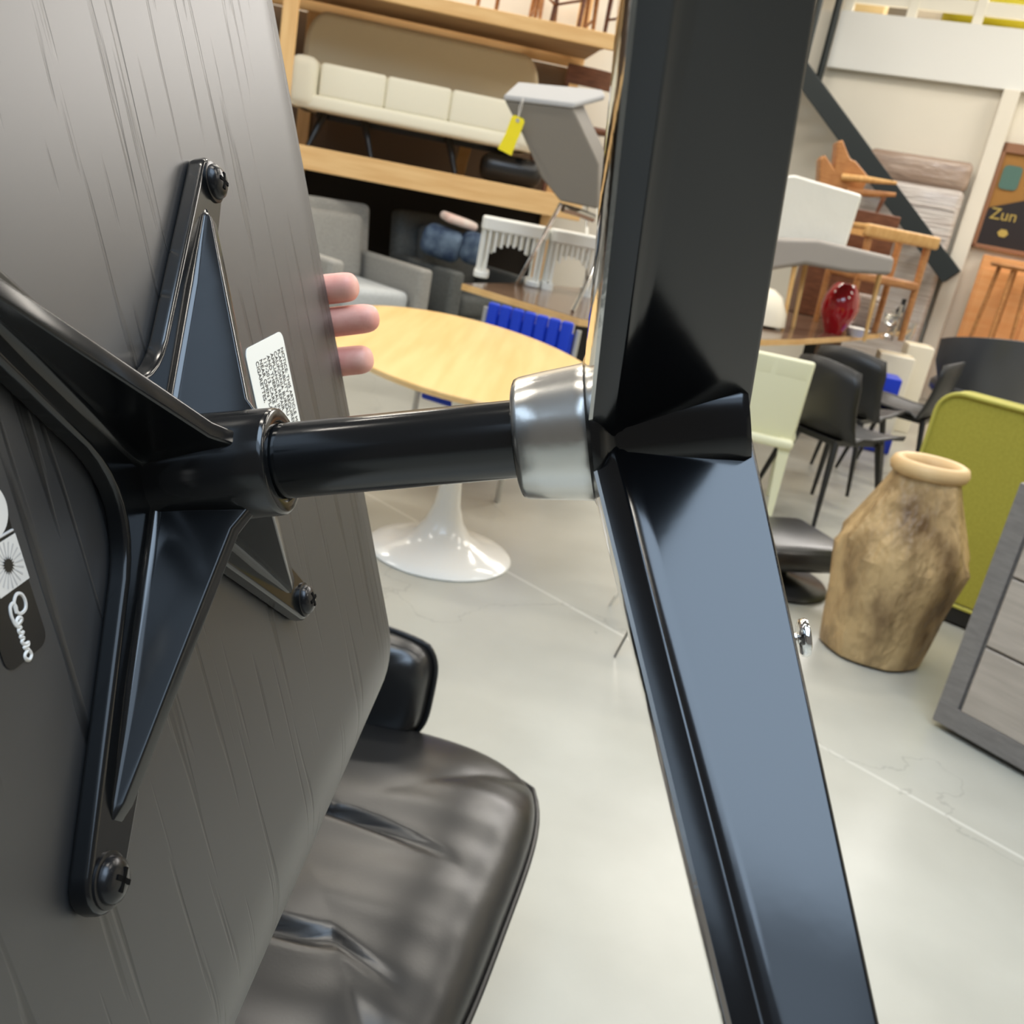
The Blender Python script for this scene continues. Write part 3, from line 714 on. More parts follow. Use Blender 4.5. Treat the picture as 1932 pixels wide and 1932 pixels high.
# grey shell chair on chrome rod legs, standing on the table, with a yellow tag
gc = D(1062, 300, 5.45)
gch = thing('shell_chair', 'taupe high-back shell chair with chrome rod legs and yellow tag on the table', 'chair', (gc.x, 5.5, ZT), 0.0)
def lp(px, py, y): p = D(px, py, y); return V((p.x - gc.x, p.y - 5.5, p.z - ZT))
outl = [(952, 190, 5.45), (965, 172, 5.5), (1115, 205, 5.5), (1132, 300, 5.5), (1126, 345, 5.5), (1118, 392, 5.55), (1062, 378, 5.4), (1012, 335, 5.4), (985, 270, 5.42)]
front = [lp(950, 188, 5.40), lp(1080, 203, 5.40), lp(1130, 310, 5.42), lp(1127, 395, 5.45), lp(1056, 380, 5.45), lp(1020, 335, 5.42), lp(985, 255, 5.40)]
backp = [q + V((0.05, 0.16, 0.045)) for q in front]
b = MB(); b.loft([front, backp]); b.build('back_shell', 'taupe_shell', gch, bevel=0.012, seg=3)
tp = [lp(948, 190, 5.39), lp(1082, 206, 5.39), lp(1140, 190, 5.60), lp(1135, 180, 5.72), lp(975, 165, 5.64)]
b = MB(); b.loft([[q for q in tp], [q + V((0, 0, 0.03)) for q in tp]]); b.build('top_pad', 'grey_pad', gch, bevel=0.012, seg=3)
b = MB(); b.rbox((0.16, 0.30, 0.60), (0.30, 0.36, 0.08), 0.03); b.build('seat', 'grey_pad', gch)
for (x0, y0, yy0, x1, y1) in ((1058, 385, 5.45, 975, 535), (1135, 480, 5.35, 1080, 588)):
    g_ = G(x1, y1, ZT + 0.004); b = MB(); b.tube([lp(x0, y0, yy0), V((g_.x - gc.x, g_.y - 5.5, 0.006))], 0.011, 10); b.build('leg', 'chrome', gch)
for x, y in ((0.36, 0.35), (0.30, 0.75)):
    b = MB(); b.tube([(x - 0.12, y - 0.12, 0.57), (x, y, 0.005)], 0.011, 10); b.build('leg', 'chrome', gch)
b = MB(); b.tube([lp(1062, 392, 5.5), lp(1090, 400, 5.55), lp(1120, 412, 5.6)], 0.024, 10); b.build('seat_ring', 'chrome', gch)
tg = thing('price_tag', 'bright yellow paper tag hanging from the taupe shell chair', 'tag', lp(966, 256, 5.36) + V((gc.x, 5.5, ZT)), 0.0)
b = MB(); b.M = Matrix.Rotation(0.20, 4, 'Y') @ Matrix.Rotation(PI / 2, 4, 'X'); b.prism([(-0.036, 0.0), (0.036, 0.0), (0.036, 0.085), (0.026, 0.098), (-0.026, 0.098), (-0.036, 0.085)], 0, 0.003); b.build('upper_card', 'yellow', tg, smooth=0)
b = MB(); b.M = Matrix.Rotation(0.27, 4, 'Y') @ Matrix.Rotation(PI / 2, 4, 'X'); b.prism([(-0.034, 0.005), (0.034, 0.005), (0.040, -0.09), (-0.040, -0.09)], 0.001, 0.004); b.build('lower_card', 'yellow', tg, smooth=0)
b = MB(); b.tube([(0.016, 0, 0.085), (0.012, 0, 0.14), (0.022, 0.02, 0.19)], 0.0018, 6); b.tube([(0.016, 0, 0.085), (0.024, 0, 0.14), (0.026, 0.02, 0.19)], 0.0018, 6); b.build('string', 'print_white', tg)
b = MB(); b.M = Matrix.Translation((0.016, -0.004, 0.078)) @ Matrix.Rotation(PI / 2, 4, 'X'); b.lathe([(0.0045, 0), (0.010, 0), (0.010, 0.002), (0.0045, 0.002)], 20); b.build('eyelet', 'frame_grey', tg)

# blue webbing chair at the table end
q0, q1 = D(925, 557, 4.62), D(1082, 622, 4.42)
dx = V((q1.x - q0.x, q1.y - q0.y, 0)); wlen = dx.length; angb = math.atan2(dx.y, dx.x)
bc = thing('webbing_chair', 'low chair with bright blue webbing straps at the end of the long table', 'chair', ((q0.x + q1.x) / 2, (q0.y + q1.y) / 2, 0), angb)
zt_ = (q0.z + q1.z) / 2
for k in range(7):
    x = -wlen / 2 + wlen * (k + 0.5) / 7
    b = MB(); b.rbox((x, 0, zt_ - 0.20), (wlen / 7 * 0.86, 0.035, 0.40), 0.012); b.build('strap', 'strap_blue', bc)
b = MB(); b.rbox((0, 0.012, zt_ - 0.22), (wlen, 0.015, 0.34), 0.006); b.build('cross_weave', 'strap_blue', bc)
b = MB(); b.rbox((0, -0.25, 0.36), (wlen * 0.95, 0.48, 0.03), 0.012); b.build('seat_webbing', 'strap_blue', bc)
for sx in (-1, 1):
    b = MB(); b.tube([(sx * (wlen / 2 + 0.02), 0.02, zt_ - 0.03), (sx * (wlen / 2 + 0.02), 0.0, 0.0)], 0.014, 8); b.build('rear_leg', 'frame_grey', bc)
    b = MB(); b.tube([(sx * (wlen / 2 + 0.02), 0.0, 0.56), (sx * (wlen / 2 + 0.02), -0.46, 0.56), (sx * (wlen / 2 + 0.02), -0.48, 0.0)], 0.014, 8); b.build('arm_frame', 'frame_grey', bc)

# ---------------------------------------------------------------- oval pedestal table
tt = thing('pedestal_table', 'oval golden oak table on a glossy white trumpet pedestal', 'table', (-0.235, 3.27, 0))
HT = 0.72
ell = []
ec = (-0.30, 3.47); ea, eb, et = 0.84, 0.50, math.radians(108)
for k in range(72):
    a = 2 * PI * k / 72; x, y = ea * math.cos(a), eb * math.sin(a)
    ell.append((ec[0] + 0.235 + x * math.cos(et) - y * math.sin(et), ec[1] - 3.27 + x * math.sin(et) + y * math.cos(et)))
cxe, cye = ec[0] + 0.235, ec[1] - 3.27
def scl(k): return [(cxe + (x - cxe) * k, cye + (y - cye) * k) for x, y in ell]
b = MB(); b.loft([[(x, y, HT - 0.025) for x, y in scl(0.965)], [(x, y, HT - 0.004) for x, y in scl(1.0)], [(x, y, HT) for x, y in scl(0.997)]]); b.build('oval_top', 'oak', tt, smooth=30)
b = MB(); b.lathe([(0.0, 0.0), (0.262, 0.0), (0.266, 0.006), (0.258, 0.014), (0.21, 0.026), (0.15, 0.046), (0.10, 0.078), (0.068, 0.125), (0.047, 0.19), (0.037, 0.28), (0.034, 0.40), (0.038, 0.52), (0.052, 0.60), (0.09, 0.66), (0.14, 0.69), (0.14, 0.697), (0.0, 0.697)], 64)
b.build('trumpet_pedestal', 'gloss_white', tt, smooth=60)

# ================================================================== black leather lounge chair below the ottoman
# seat faces +x (to the right); its far arm stands up behind the shell
lc = thing('lounge_chair', 'black leather lounge chair with buttoned seat and padded arm on the floor below', 'chair', (-0.235, 1.06, 0), math.radians(-11))
def cushion(name, w_, d_, h_, c, rot, parent, n=40, rnd=0.16, seams=(), buttons=(), wob=1.0, pw=5, ke=0.42):
    """pillow over a rounded rectangle, pinched along seams and buttons"""
    b = MB(); rows = []
    def field(u, v, top):
        x, y = u * w_ / 2, v * d_ / 2
        e = 1 - (1 - abs(u) ** pw) * (1 - abs(v) ** pw)
        k = max(0.0, 1 - e) ** ke
        z = h_ * k * (1.0 if top else 0.35)
        if top:
            for (sx, wd, dp) in seams:
                z -= dp * h_ * math.exp(-((u - sx + 0.07 * max(0, 0.3 - v) ** 2) / wd) ** 2) * k ** 0.6 * min(1, max(0, (v + 0.80) / 0.9)) ** 1.2
            for (bx, by, wd, dp) in buttons:
                z -= dp * h_ * math.exp(-(((u - bx) / wd) ** 2 + ((v - by) / wd) ** 2)) * k
            z += wob * (0.02 * h_ * math.sin(9 * u + 4 * v) + 0.012 * h_ * math.sin(31 * u + 3 * v) * max(0, -v)) * k
        return z
    def sq(u, v):     # square -> squircle outline
        r = rnd; a = max(abs(u), abs(v))
        if a == 0: return 0, 0
        l4 = (abs(u) ** 4 + abs(v) ** 4) ** 0.25
        f = a / l4 if l4 else 1
        f = 1 - (1 - f) * 0.75
        return u * f, v * f
    vs_, fs_ = [], []
    for top in (1, 0):
        base = len(vs_)
        for i in range(n + 1):
            for j in range(n + 1):
                u, v = -1 + 2 * i / n, -1 + 2 * j / n
                uu, vv = sq(u, v)
                z = field(u, v, top)
                vs_.append((uu * w_ / 2, vv * d_ / 2, z if top else -z))
        for i in range(n):
            for j in range(n):
                a = base + i * (n + 1) + j; q = (a, a + n + 1, a + n + 2, a + 1); fs_.append(q if top else q[::-1])
    b.M = Matrix.Translation(c) @ rot; b.add(vs_, fs_)
    o = b.build(name, 'leather', parent, smooth=180)
    bm = bmesh.new(); bm.from_mesh(o.data); bmesh.ops.remove_doubles(bm, verts=bm.verts, dist=0.0004); bmesh.ops.recalc_face_normals(bm, faces=bm.faces); bm.to_mesh(o.data); bm.free()
    return o
I4 = Matrix.Identity(4)
RS = Matrix.Rotation(-0.06, 4, 'Y') @ Matrix.Rotation(PI / 2, 4, 'Z')
SC = (0.008, 0.052, 0.345)
seat = cushion('seat_cushion', 0.76, 0.64, 0.086, SC, RS, lc, n=100, seams=((-0.48, 0.024, 0.42), (0.13, 0.024, 0.42)), buttons=((-0.48, 0.25, 0.05, 0.12), (0.13, 0.25, 0.05, 0.12)), pw=4, ke=0.5)
for k in (-0.48, 0.13):
    p = Matrix.Translation(SC) @ RS @ V((k * 0.38, 0.25 * 0.32, 0.052))
    b = MB(); b.M = Matrix.Translation(p); b.lathe([(0, -0.004), (0.010, -0.003), (0.012, 0.001), (0.008, 0.005), (0, 0.006)], 16); b.build('button', 'screw', seat)
def outline(w_, d_, k=1.0, n=96):
    pts_ = []
    for i in range(n):
        a = 2 * PI * i / n; u, v = math.cos(a), math.sin(a)
        m_ = max(abs(u), abs(v)); u, v = u / m_, v / m_
        l4 = (abs(u) ** 4 + abs(v) ** 4) ** 0.25; f = 1 - (1 - 1 / l4) * 0.75
        pts_.append((u * f * w_ / 2 * k, v * f * d_ / 2 * k))
    return pts_
T_ = Matrix.Translation(SC) @ RS
b = MB(); pp = [T_ @ V((x, y, 0.0)) for x, y in outline(0.76, 0.64, 1.004)]; b.tube(pp + [pp[0], pp[1]], 0.0045, 8); b.build('piping', 'leather', seat)
b = MB(); b.M = T_; b.prism(outline(0.76, 0.64, 0.99), -0.024, -0.004); b.build('seat_shell', 'veneer', lc, bevel=0.003)
arm = cushion('arm_pad', 0.38, 0.19, 0.062, (-0.112, 0.42, 0.462), Matrix.Rotation(PI / 2 - 0.12, 4, 'X'), lc, n=30, wob=0.0, pw=6, ke=0.33)
b = MB(); pp = [(Matrix.Translation((-0.112, 0.42, 0.462)) @ Matrix.Rotation(PI / 2 - 0.12, 4, 'X')) @ V((x, y, 0.0)) for x, y in outline(0.38, 0.19, 1.01)]; b.tube(pp + [pp[0], pp[1]], 0.005, 8); b.build('arm_piping', 'leather', arm)
arm2 = cushion('arm_pad', 0.38, 0.19, 0.062, (-0.085, -0.41, 0.475), Matrix.Rotation(PI / 2 + 0.12, 4, 'X'), lc, n=20, wob=0.0, pw=6, ke=0.33)
bk = cushion('back_cushion', 0.44, 0.62, 0.085, (-0.40, -0.02, 0.58), Matrix.Rotation(PI / 2 - 0.30, 4, 'Y'), lc, n=30, wob=0.4, pw=4, ke=0.5)
b = MB(); b.M = Matrix.Translation((-0.42, -0.02, 0.575)) @ Matrix.Rotation(PI / 2 - 0.30, 4, 'Y'); b.prism(outline(0.44, 0.62, 0.99), -0.034, -0.014); b.build('back_shell', 'veneer', lc, bevel=0.003)
for sy in (-0.36, 0.33):
    b = MB(); b.tube([(-0.38, sy * 0.7, 0.44), (-0.25, sy, 0.40), (-0.05, sy, 0.41)], 0.014, 8); b.build('arm_bracket', 'gloss_black', lc)
b = MB(); b.tube([(0, 0, 0.09), (0, 0, 0.33)], 0.02, 16); b.build('pedestal', 'gloss_black', lc)
for k in range(5):
    a = 2 * PI * k / 5 + 0.3; b = MB(); b.tube([(0, 0, 0.11), (0.30 * math.cos(a), 0.30 * math.sin(a), 0.02)], [0.022, 0.014], 10); b.build('base_leg', 'gloss_black', lc)

# ================================================================== right-hand side
# ---- moulded chairs round the table
def shell_chair(name, label, loc, rz, m, legm, group=None, h=0.80, sw_=0.48):
    t = thing(name, label, 'chair', loc, rz, group)
    prof = [(-0.25, 0.425), (-0.23, 0.445), (-0.12, 0.438), (0.02, 0.425), (0.12, 0.425), (0.17, 0.45), (0.20, 0.52), (0.225, 0.62), (0.245, 0.72), (0.25, h)]
    rings = []
    for i, (y, z) in enumerate(prof):
        k = i / (len(prof) - 1); hw = sw_ / 2 * (0.92 + 0.12 * math.sin(PI * min(k * 1.3, 1)) - (0.10 if k > 0.9 else 0))
        row = []
        for j in range(13):
            u = -1 + 2 * j / 12; bend = u * u
            row.append((u * hw, y - bend * (0.07 * k), z + bend * (0.035 if k < 0.5 else -0.03 * k)))
        rings.append(row)
    b = MB(); b.loft(rings, caps=False, closed=False); o = b.build('seat_shell', m, t, smooth=70); q = o.modifiers.new('solid', 'SOLIDIFY'); q.thickness = 0.012; q.offset = 0
    b = MB(); b.box((0, 0.0, 0.41), (0.30, 0.34, 0.03)); b.build('under_frame', legm, t, bevel=0.004)
    for sx in (-1, 1):
        for sy in (-1, 1):
            b = MB(); b.tube([(sx * 0.15, sy * 0.16, 0.41), (sx * 0.23, sy * 0.24, 0.0)], [0.019, 0.010], 10); b.build('leg', legm, t)
    return t
def shared(root, label, loc, rz): return dup(root, loc, rz, label)
ch = shell_chair('moulded_chair', 'black moulded chair with its back to the cream chair', (1.55, 4.86, 0), 2.15, 'black_plastic', 'black_metal', 'black moulded chairs')
shared(ch, 'black moulded chair tucked furthest under the long table', (1.83, 5.62, 0), 2.45)
shared(ch, 'black moulded chair turned sideways near the barrel chair', (2.30, 6.05, 0), 4.15)
# cream chair with a tall panel back
cr = thing('panel_chair', 'cream plastic chair with tall flat panel back beside the table', 'chair', (1.10, 4.62, 0), -0.20)
b = MB(); b.rbox((0, 0.0, 0.585), (0.36, 0.035, 0.40), 0.015, m=Matrix.Rotation(0.10, 3, 'X')); o = b.build('back_panel', 'cream_plastic', cr)
for sx in (-1, 1):
    b = MB(); b.rbox((sx * 0.086, -0.028, 0.735), (0.150, 0.012, 0.085), 0.005, m=Matrix.Rotation(0.10, 3, 'X')); b.build('recess_panel', 'cream_plastic', o)
b = MB(); b.rbox((0, -0.02, 0.375), (0.37, 0.05, 0.05), 0.02); b.build('lower_rail', 'cream_plastic', cr)
b = MB(); b.rbox((0, 0.22, 0.40), (0.38, 0.42, 0.05), 0.02); b.build('seat', 'cream_plastic', cr)
for sx in (-1, 1):
    for y in (-0.0, 0.40):
        b = MB(); b.loft([[(sx * 0.145 - 0.03, y - 0.02, 0.40), (sx * 0.145 + 0.03, y - 0.02, 0.40), (sx * 0.145 + 0.03, y + 0.02, 0.40), (sx * 0.145 - 0.03, y + 0.02, 0.40)],
                          [(sx * 0.165 - 0.015, y - 0.02, 0.0), (sx * 0.165 + 0.015, y - 0.02, 0.0), (sx * 0.165 + 0.015, y + 0.01, 0.0), (sx * 0.165 - 0.015, y + 0.01, 0.0)]]); b.build('leg', 'cream_plastic', cr, bevel=0.004)
# barrel chair
bp = D(1868, 735, 6.3)
bc_ = thing('barrel_chair', 'slate grey curved barrel chair on a slim black base', 'chair', (bp.x + 0.02, 6.45, 0), 0.25)
rings = []
for i in range(25):
    a = PI + PI * 1.06 * (i / 24 - 0.03); r0 = 0.36
    for_ = []
    zt_b = 0.98 - 0.10 * abs(i / 12 - 1) ** 2; zb_b = 0.60
    c, s_ = math.cos(a), math.sin(a)
    for_ = [(r0 * 0.90 * c, r0 * 0.9 * s_, zb_b), ((r0 + 0.03) * c, (r0 + 0.03) * s_, (zb_b + zt_b) / 2), ((r0 + 0.04) * c, (r0 + 0.04) * s_, zt_b), ((r0 - 0.01) * c, (r0 - 0.01) * s_, zt_b), ((r0 - 0.04) * c, (r0 - 0.04) * s_, zb_b)]
    rings.append(for_)
b = MB(); b.loft(rings); b.build('curved_back', 'barrel', bc_, bevel=0.012, seg=3)
b = MB(); b.lathe([(0, 0.52), (0.30, 0.52), (0.33, 0.55), (0.33, 0.60), (0.30, 0.63), (0, 0.64)], 40); b.build('seat', 'barrel', bc_, smooth=50)
b = MB(); b.tube([(0, 0, 0.02), (0, 0, 0.53)], 0.025, 14); b.build('post', 'black_metal', bc_)
for k in range(4):
    a = PI / 4 + k * PI / 2; b = MB(); b.tube([(0, 0, 0.10), (0.32 * math.cos(a), 0.32 * math.sin(a), 0.015)], [0.02, 0.012], 8); b.build('base_leg', 'black_metal', bc_)

# ---- things on the table
def on_table(px, py): return G(px, py, ZT)
rv = D(1578, 603, 6.9)
b = MB(); b.lathe([(0.0, 0.0), (0.062, 0.0), (0.066, 0.012), (0.085, 0.05), (0.118, 0.12), (0.128, 0.18), (0.118, 0.25), (0.085, 0.32), (0.062, 0.345), (0.050, 0.342), (0.05, 0.30), (0.0, 0.30)], 40)
o = b.build('glass_vase', 'red_glass', None, smooth=60); o.location = (rv.x, 6.9, ZT); tag(o, 'rounded ruby red glass vase standing on the long table', 'vase')
# light grey lounge chair with wrapped back
gp = D(1580, 600, 6.55)
gl2 = thing('lounge_chair', 'pale grey lounge chair with plastic-wrapped white back standing on the table', 'chair', (gp.x, 6.6, ZT), -0.10)
def lq(px, py, y): p = D(px, py, y); return V((p.x, p.y, p.z))
def poly_solid(name, pxs, y, thick, m, parent, bevel=0.02):
    inv = Matrix.Rotation(-parent.rotation_euler.z, 4, 'Z') @ Matrix.Translation(-V(parent.location))
    fr = [inv @ D(px, py, y) for px, py in pxs]; bk_ = [q + V((0, thick, 0)) for q in fr]
    b = MB(); b.loft([fr, bk_]); return b.build(name, m, parent, bevel=bevel, seg=3)
poly_solid('wrapped_back', [(1478, 332), (1500, 330), (1628, 368), (1596, 468), (1455, 450)], 6.75, 0.10, 'wrap', gl2)
poly_solid('seat', [(1440, 445), (1480, 450), (1545, 452), (1690, 486), (1682, 520), (1600, 515), (1520, 500), (1440, 512)], 6.45, 0.42, 'stone_fab', gl2, 0.03)
inv = Matrix.Rotation(0.10, 4, 'Z') @ Matrix.Translation(-V(gl2.location))
for px0, py0, px1, py1 in ((1500, 500, 1506, 628), (1660, 515, 1668, 600), (1520, 500, 1530, 590)):
    q0_ = inv @ D(px0, py0, 6.5 if px0 == 1500 else 6.7); q1_ = V((q0_.x + 0.03, q0_.y, 0.001))
    b = MB(); b.tube([q0_, q1_], [0.018, 0.012], 10); b.build('leg', 'edge_wood', gl2)
# wooden armchair frame behind it
wc = D(1675, 560, 7.35)
w1 = thing('wooden_armchair', 'honey coloured wooden armchair with curved top rail on the table', 'chair', (wc.x - 0.10, 7.45, ZT), 0.25)
zt1 = D(1660, 425, 7.35).z - ZT
for x, yy in ((0.24, -0.16), (-0.24, -0.16), (0.26, 0.24), (-0.26, 0.24)):
    b = MB(); b.tube([(x + 0.02, yy, 0.0), (x, yy, zt1 - 0.06)], [0.022, 0.028], 10); b.build('leg', 'teak', w1)
b = MB(); rings = []
for i in range(13):
    a = PI * (i / 12); x, y = -0.30 * math.cos(a), 0.20 + 0.16 * math.sin(a)
    rings.append([(x, y - 0.02, zt1 - 0.09), (x, y + 0.02, zt1 - 0.09), (x, y + 0.02, zt1), (x, y - 0.02, zt1)])
b.loft(rings); b.build('curved_back_rail', 'honey', w1, bevel=0.006)
b = MB(); b.rbox((0, -0.18, zt1 - 0.05), (0.60, 0.07, 0.09), 0.02); b.build('front_rail', 'honey', w1)
for sx in (-1, 1):
    b = MB(); b.rbox((sx * 0.27, 0.02, zt1 - 0.03), (0.07, 0.44, 0.04), 0.015); b.build('armrest', 'honey', w1)
b = MB(); b.rbox((0, 0.02, zt1 * 0.52), (0.50, 0.44, 0.06), 0.02); b.build('seat', 'teak', w1)
# brown sculpted chair higher up, on a cabinet behind
w2p = D(1620, 395, 8.15)
cabh = w2p.z
b = MB(); b.box((0, 0, (cabh - ZT) / 2), (0.62, 0.30, cabh - ZT)); o = b.build('side_cabinet', 'teak_dark', None, bevel=0.01); o.location = (w2p.x + 0.02, 8.24, ZT); tag(o, 'dark teak box cabinet under the sculpted brown chair', 'cabinet')
w2 = thing('sculpted_chair', 'sculpted brown teak chair with sweeping arms perched beside the stair', 'chair', (w2p.x, 8.15, cabh + 0.002), 0.0)
def w2q(px, py, y=8.15): p = D(px, py, y); return (p.x - w2p.x, p.y - 8.15, p.z - cabh)
b = MB(); fr = [V(w2q(*q)) for q in ((1543, 395), (1548, 300), (1556, 292), (1575, 320), (1580, 268), (1590, 264), (1604, 300), (1615, 305), (1640, 335), (1610, 395))]
b.loft([fr, [q + V((0.02, 0.22, 0)) for q in fr]]); b.build('back_shell', 'teak', w2, bevel=0.012, seg=3)
b = MB(); b.tube([w2q(1590, 335), w2q(1640, 340, 8.0), w2q(1692, 346, 7.9)], [0.03, 0.026, 0.012], 10); b.build('armrest', 'honey', w2)
b = MB(); b.tube([w2q(1600, 362), w2q(1650, 366, 8.0), w2q(1690, 368, 7.95)], [0.03, 0.026, 0.016], 10); b.build('lower_arm', 'teak', w2)
for px in (1560, 1668):
    b = MB(); q = V(w2q(px, 372)); b.tube([q, (q.x - 0.02, q.y, 0.0)], [0.02, 0.014], 8); b.build('leg', 'teak_dark', w2)
# glasses, bowl, lamp shade, black oddments
for k, (px, r, h_) in enumerate(((1686, 0.042, 0.19), (1712, 0.042, 0.24), (1718, 0.048, 0.13))):
    p = D(px, 612, 7.6); b = MB(); b.lathe([(0.0, 0.0), (r * 0.8, 0.0), (r, h_), (r * 0.93, h_), (r * 0.74, 0.012), (0.0, 0.012)], 24)
    o = b.build('drinking_glass', 'glass', None, smooth=50); o.location = (p.x, 7.6 + 0.15 * (k % 2), ZT); tag(o, ('medium clear glass tumbler in the cluster by the white pillar', 'tallest clear glass tumbler in the cluster by the white pillar', 'short wide clear glass tumbler in the cluster by the white pillar')[k], 'glass', 'glasses on the table')
p = D(1625, 592, 7.1); b = MB(); b.lathe([(0, 0), (0.05, 0), (0.09, 0.05), (0.10, 0.06), (0.094, 0.06), (0.045, 0.012), (0, 0.012)], 28); o = b.build('bowl', 'gloss_white', None, smooth=50); o.location = (p.x - 0.04, 6.98, ZT); tag(o, 'small white bowl beside the red vase', 'bowl')
p = D(1466, 560, 6.3); b = MB(); b.lathe([(0.06, 0.0), (0.10, 0.0), (0.17, 0.02), (0.16, 0.10), (0.11, 0.20), (0.05, 0.24), (0, 0.245)], 32); o = b.build('lamp_shade', 'white_box', None, smooth=60); o.location = (p.x - 0.05, 6.4, ZT); tag(o, 'cream dome lamp shade lying on the table near the black leg', 'lamp shade')
p = D(1650, 560, 7.9); b = MB(); b.rbox((0, 0, 0.13), (0.22, 0.18, 0.26), 0.03); o = b.build('woven_box', 'wrap_clear', None); o.location = (p.x - 0.02, 7.93, ZT); tag(o, 'pale ribbed box behind the red vase', 'box')
p = D(1665, 590, 7.5); b = MB(); b.lathe([(0, 0), (0.05, 0), (0.052, 0.02), (0.012, 0.04), (0.011, 0.09), (0.045, 0.11), (0.06, 0.18), (0.055, 0.18), (0, 0.12)], 24); o = b.build('glass_goblet', 'glass', None, smooth=50); o.location = (p.x, 7.25, ZT); tag(o, 'stemmed glass goblet between red vase and tumblers', 'goblet')
p = D(1735, 555, 8.2); b = MB(); b.lathe([(0, 0), (0.05, 0), (0.055, 0.14), (0.02, 0.2), (0.02, 0.26), (0, 0.26)], 20); o = b.build('bottle', 'black_metal', None, smooth=50); o.location = (p.x, 8.5, ZT); tag(o, 'black bottle at the far corner of the table', 'bottle')

# ---- boxes under the table
for k, (px, py, y, d_, m, nm, lb) in enumerate((
    (1668, 655, 6.9, (0.34, 0.26, 0.17), 'crate_blue', 'plastic_crate', 'bright blue crate on top of the cream carton under the table'),
    (1660, 705, 6.9, (0.40, 0.30, 0.12), 'crate_blue', 'plastic_crate', 'blue crate on the floor behind the black chairs'),
    (1700, 640, 7.6, (0.26, 0.3, 0.62), 'white_box', 'carton', 'tall cream carton standing against the table end'),
    (1735, 650, 7.9, (0.20, 0.3, 0.70), 'white_box', 'carton', 'narrow cream carton beside the tall carton'))):
    p = D(px, py, y); z0 = {0: 0.36, 1: 0.0, 2: 0.0, 3: 0.0}[k]
    b = MB(); b.rbox((0, 0, d_[2] / 2), d_, 0.012)
    t_ = thing(nm, lb, 'crate' if k < 2 else 'carton', (p.x, y, z0), -0.2)
    b.build('body', m, t_)
    if k < 2:
        for i in range(3):
            b = MB(); b.M = Matrix.Translation((-0.1 + 0.1 * i, -d_[1] / 2 + 0.001, d_[2] * 0.6)) @ Matrix.Rotation(PI / 2, 4, 'X'); b.lathe([(0.016, 0), (0.024, 0), (0.024, 0.004), (0.016, 0.004)], 16); b.build('grip_ring', 'crate_blue', t_)
    else:
        b = MB(); b.box((0, 0, d_[2] + 0.001), (d_[0] * 0.96, 0.05, 0.002)); b.build('packing_tape', 'cardboard', t_, smooth=0)
p = D(1665, 690, 6.95); b = MB(); b.rbox((0, 0, 0.12), (0.36, 0.30, 0.24), 0.01); o = b.build('carton', 'white_box', None); o.location = (p.x, 6.95, 0.12); o.rotation_euler = (0, 0, -0.2); tag(o, 'low cream carton sandwiched between the blue crates', 'carton')

# ---- chartreuse sofa seen from behind
c0_, c1_ = G(1690, 1175), G(1800, 1255)
chs = thing('upholstered_sofa', 'chartreuse fabric sofa with piped rounded back seen from behind', 'sofa', (1.95, 3.42, 0), math.radians(-38))
def back_poly(w_, h_, r):
    pts_ = []
    for cx, cy, a0 in ((w_ / 2 - r, h_ - r, 0), (-w_ / 2 + r, h_ - r, PI / 2)):
        for k in range(9): a = a0 + PI / 2 * k / 8; pts_.append((cx + r * math.cos(a), cy + r * math.sin(a)))
    return pts_ + [(-w_ / 2, 0.08), (w_ / 2, 0.08)]
bw_ = 1.05
b = MB(); b.M = Matrix.Rotation(PI / 2, 4, 'X'); b.prism(back_poly(bw_, 0.88, 0.09), -0.10, 0.0); sb = b.build('backrest', 'char_yellow', chs, bevel=0.018, seg=4)
for off in (0.004, -0.104):
    b = MB(); pp = [(x, -off, y) for x, y in back_poly(bw_ * 0.985, 0.874, 0.085)]; b.tube(pp, 0.009, 8); b.build('piping', 'char_trim', sb)
b = MB(); b.rbox((0, 0.48, 0.30), (bw_ - 0.05, 0.74, 0.24), 0.05); b.build('seat', 'char_yellow', chs)
for sx in (-1, 1):
    b = MB(); b.rbox((sx * (bw_ / 2 - 0.06), 0.46, 0.40), (0.11, 0.74, 0.40), 0.04); b.build('armrest', 'char_yellow', chs)
b = MB(); b.box((0, 0.42, 0.05), (bw_ - 0.06, 0.84, 0.08)); b.build('plinth', 'black_metal', chs, bevel=0.004)

# ---- big faceted floor vase
vb = G(1643, 1235)
vz = thing('floor_vase', 'big carved wooden floor vase with faceted sides and smooth rolled rim', 'vase', (vb.x, vb.y + 0.03, 0), 0.35)
random.seed(11)
lv = [(0.0, 0.150, 0), (0.012, 0.178, 0), (0.10, 0.190, 0.1), (0.22, 0.202, 0.2), (0.335, 0.222, 0.5), (0.375, 0.226, 1.0), (0.415, 0.216, 0.8), (0.50, 0.178, 0.5), (0.58, 0.142, 0.3), (0.64, 0.118, 0.1), (0.668, 0.112, 0), (0.668, 0.086, 0), (0.60, 0.082, 0), (0.45, 0.10, 0), (0.12, 0.12, 0)]
rings = []; NS = 48; NF = 7
for z, r, fk in lv:
    row = []
    for k in range(NS):
        a = 2 * PI * k / NS; seg_ = 2 * PI / NF
        af = (a + (0.5 * seg_ if z > 0.39 else 0)) % seg_ - seg_ / 2
        f = math.cos(seg_ / 2) / math.cos(af) * 1.06
        f = 1 + (f - 1) * (0.35 + 0.65 * fk)
        row.append((r * f * math.cos(a), r * f * math.sin(a) * 0.92, z))
    rings.append(row)
b = MB(); b.loft(rings); b.build('carved_body', 'vase', vz, smooth=28)
pr_ = [(0.080, 0.660), (0.084, 0.690), (0.096, 0.706), (0.112, 0.711), (0.128, 0.704), (0.136, 0.684), (0.130, 0.664), (0.112, 0.656), (0.092, 0.654)]
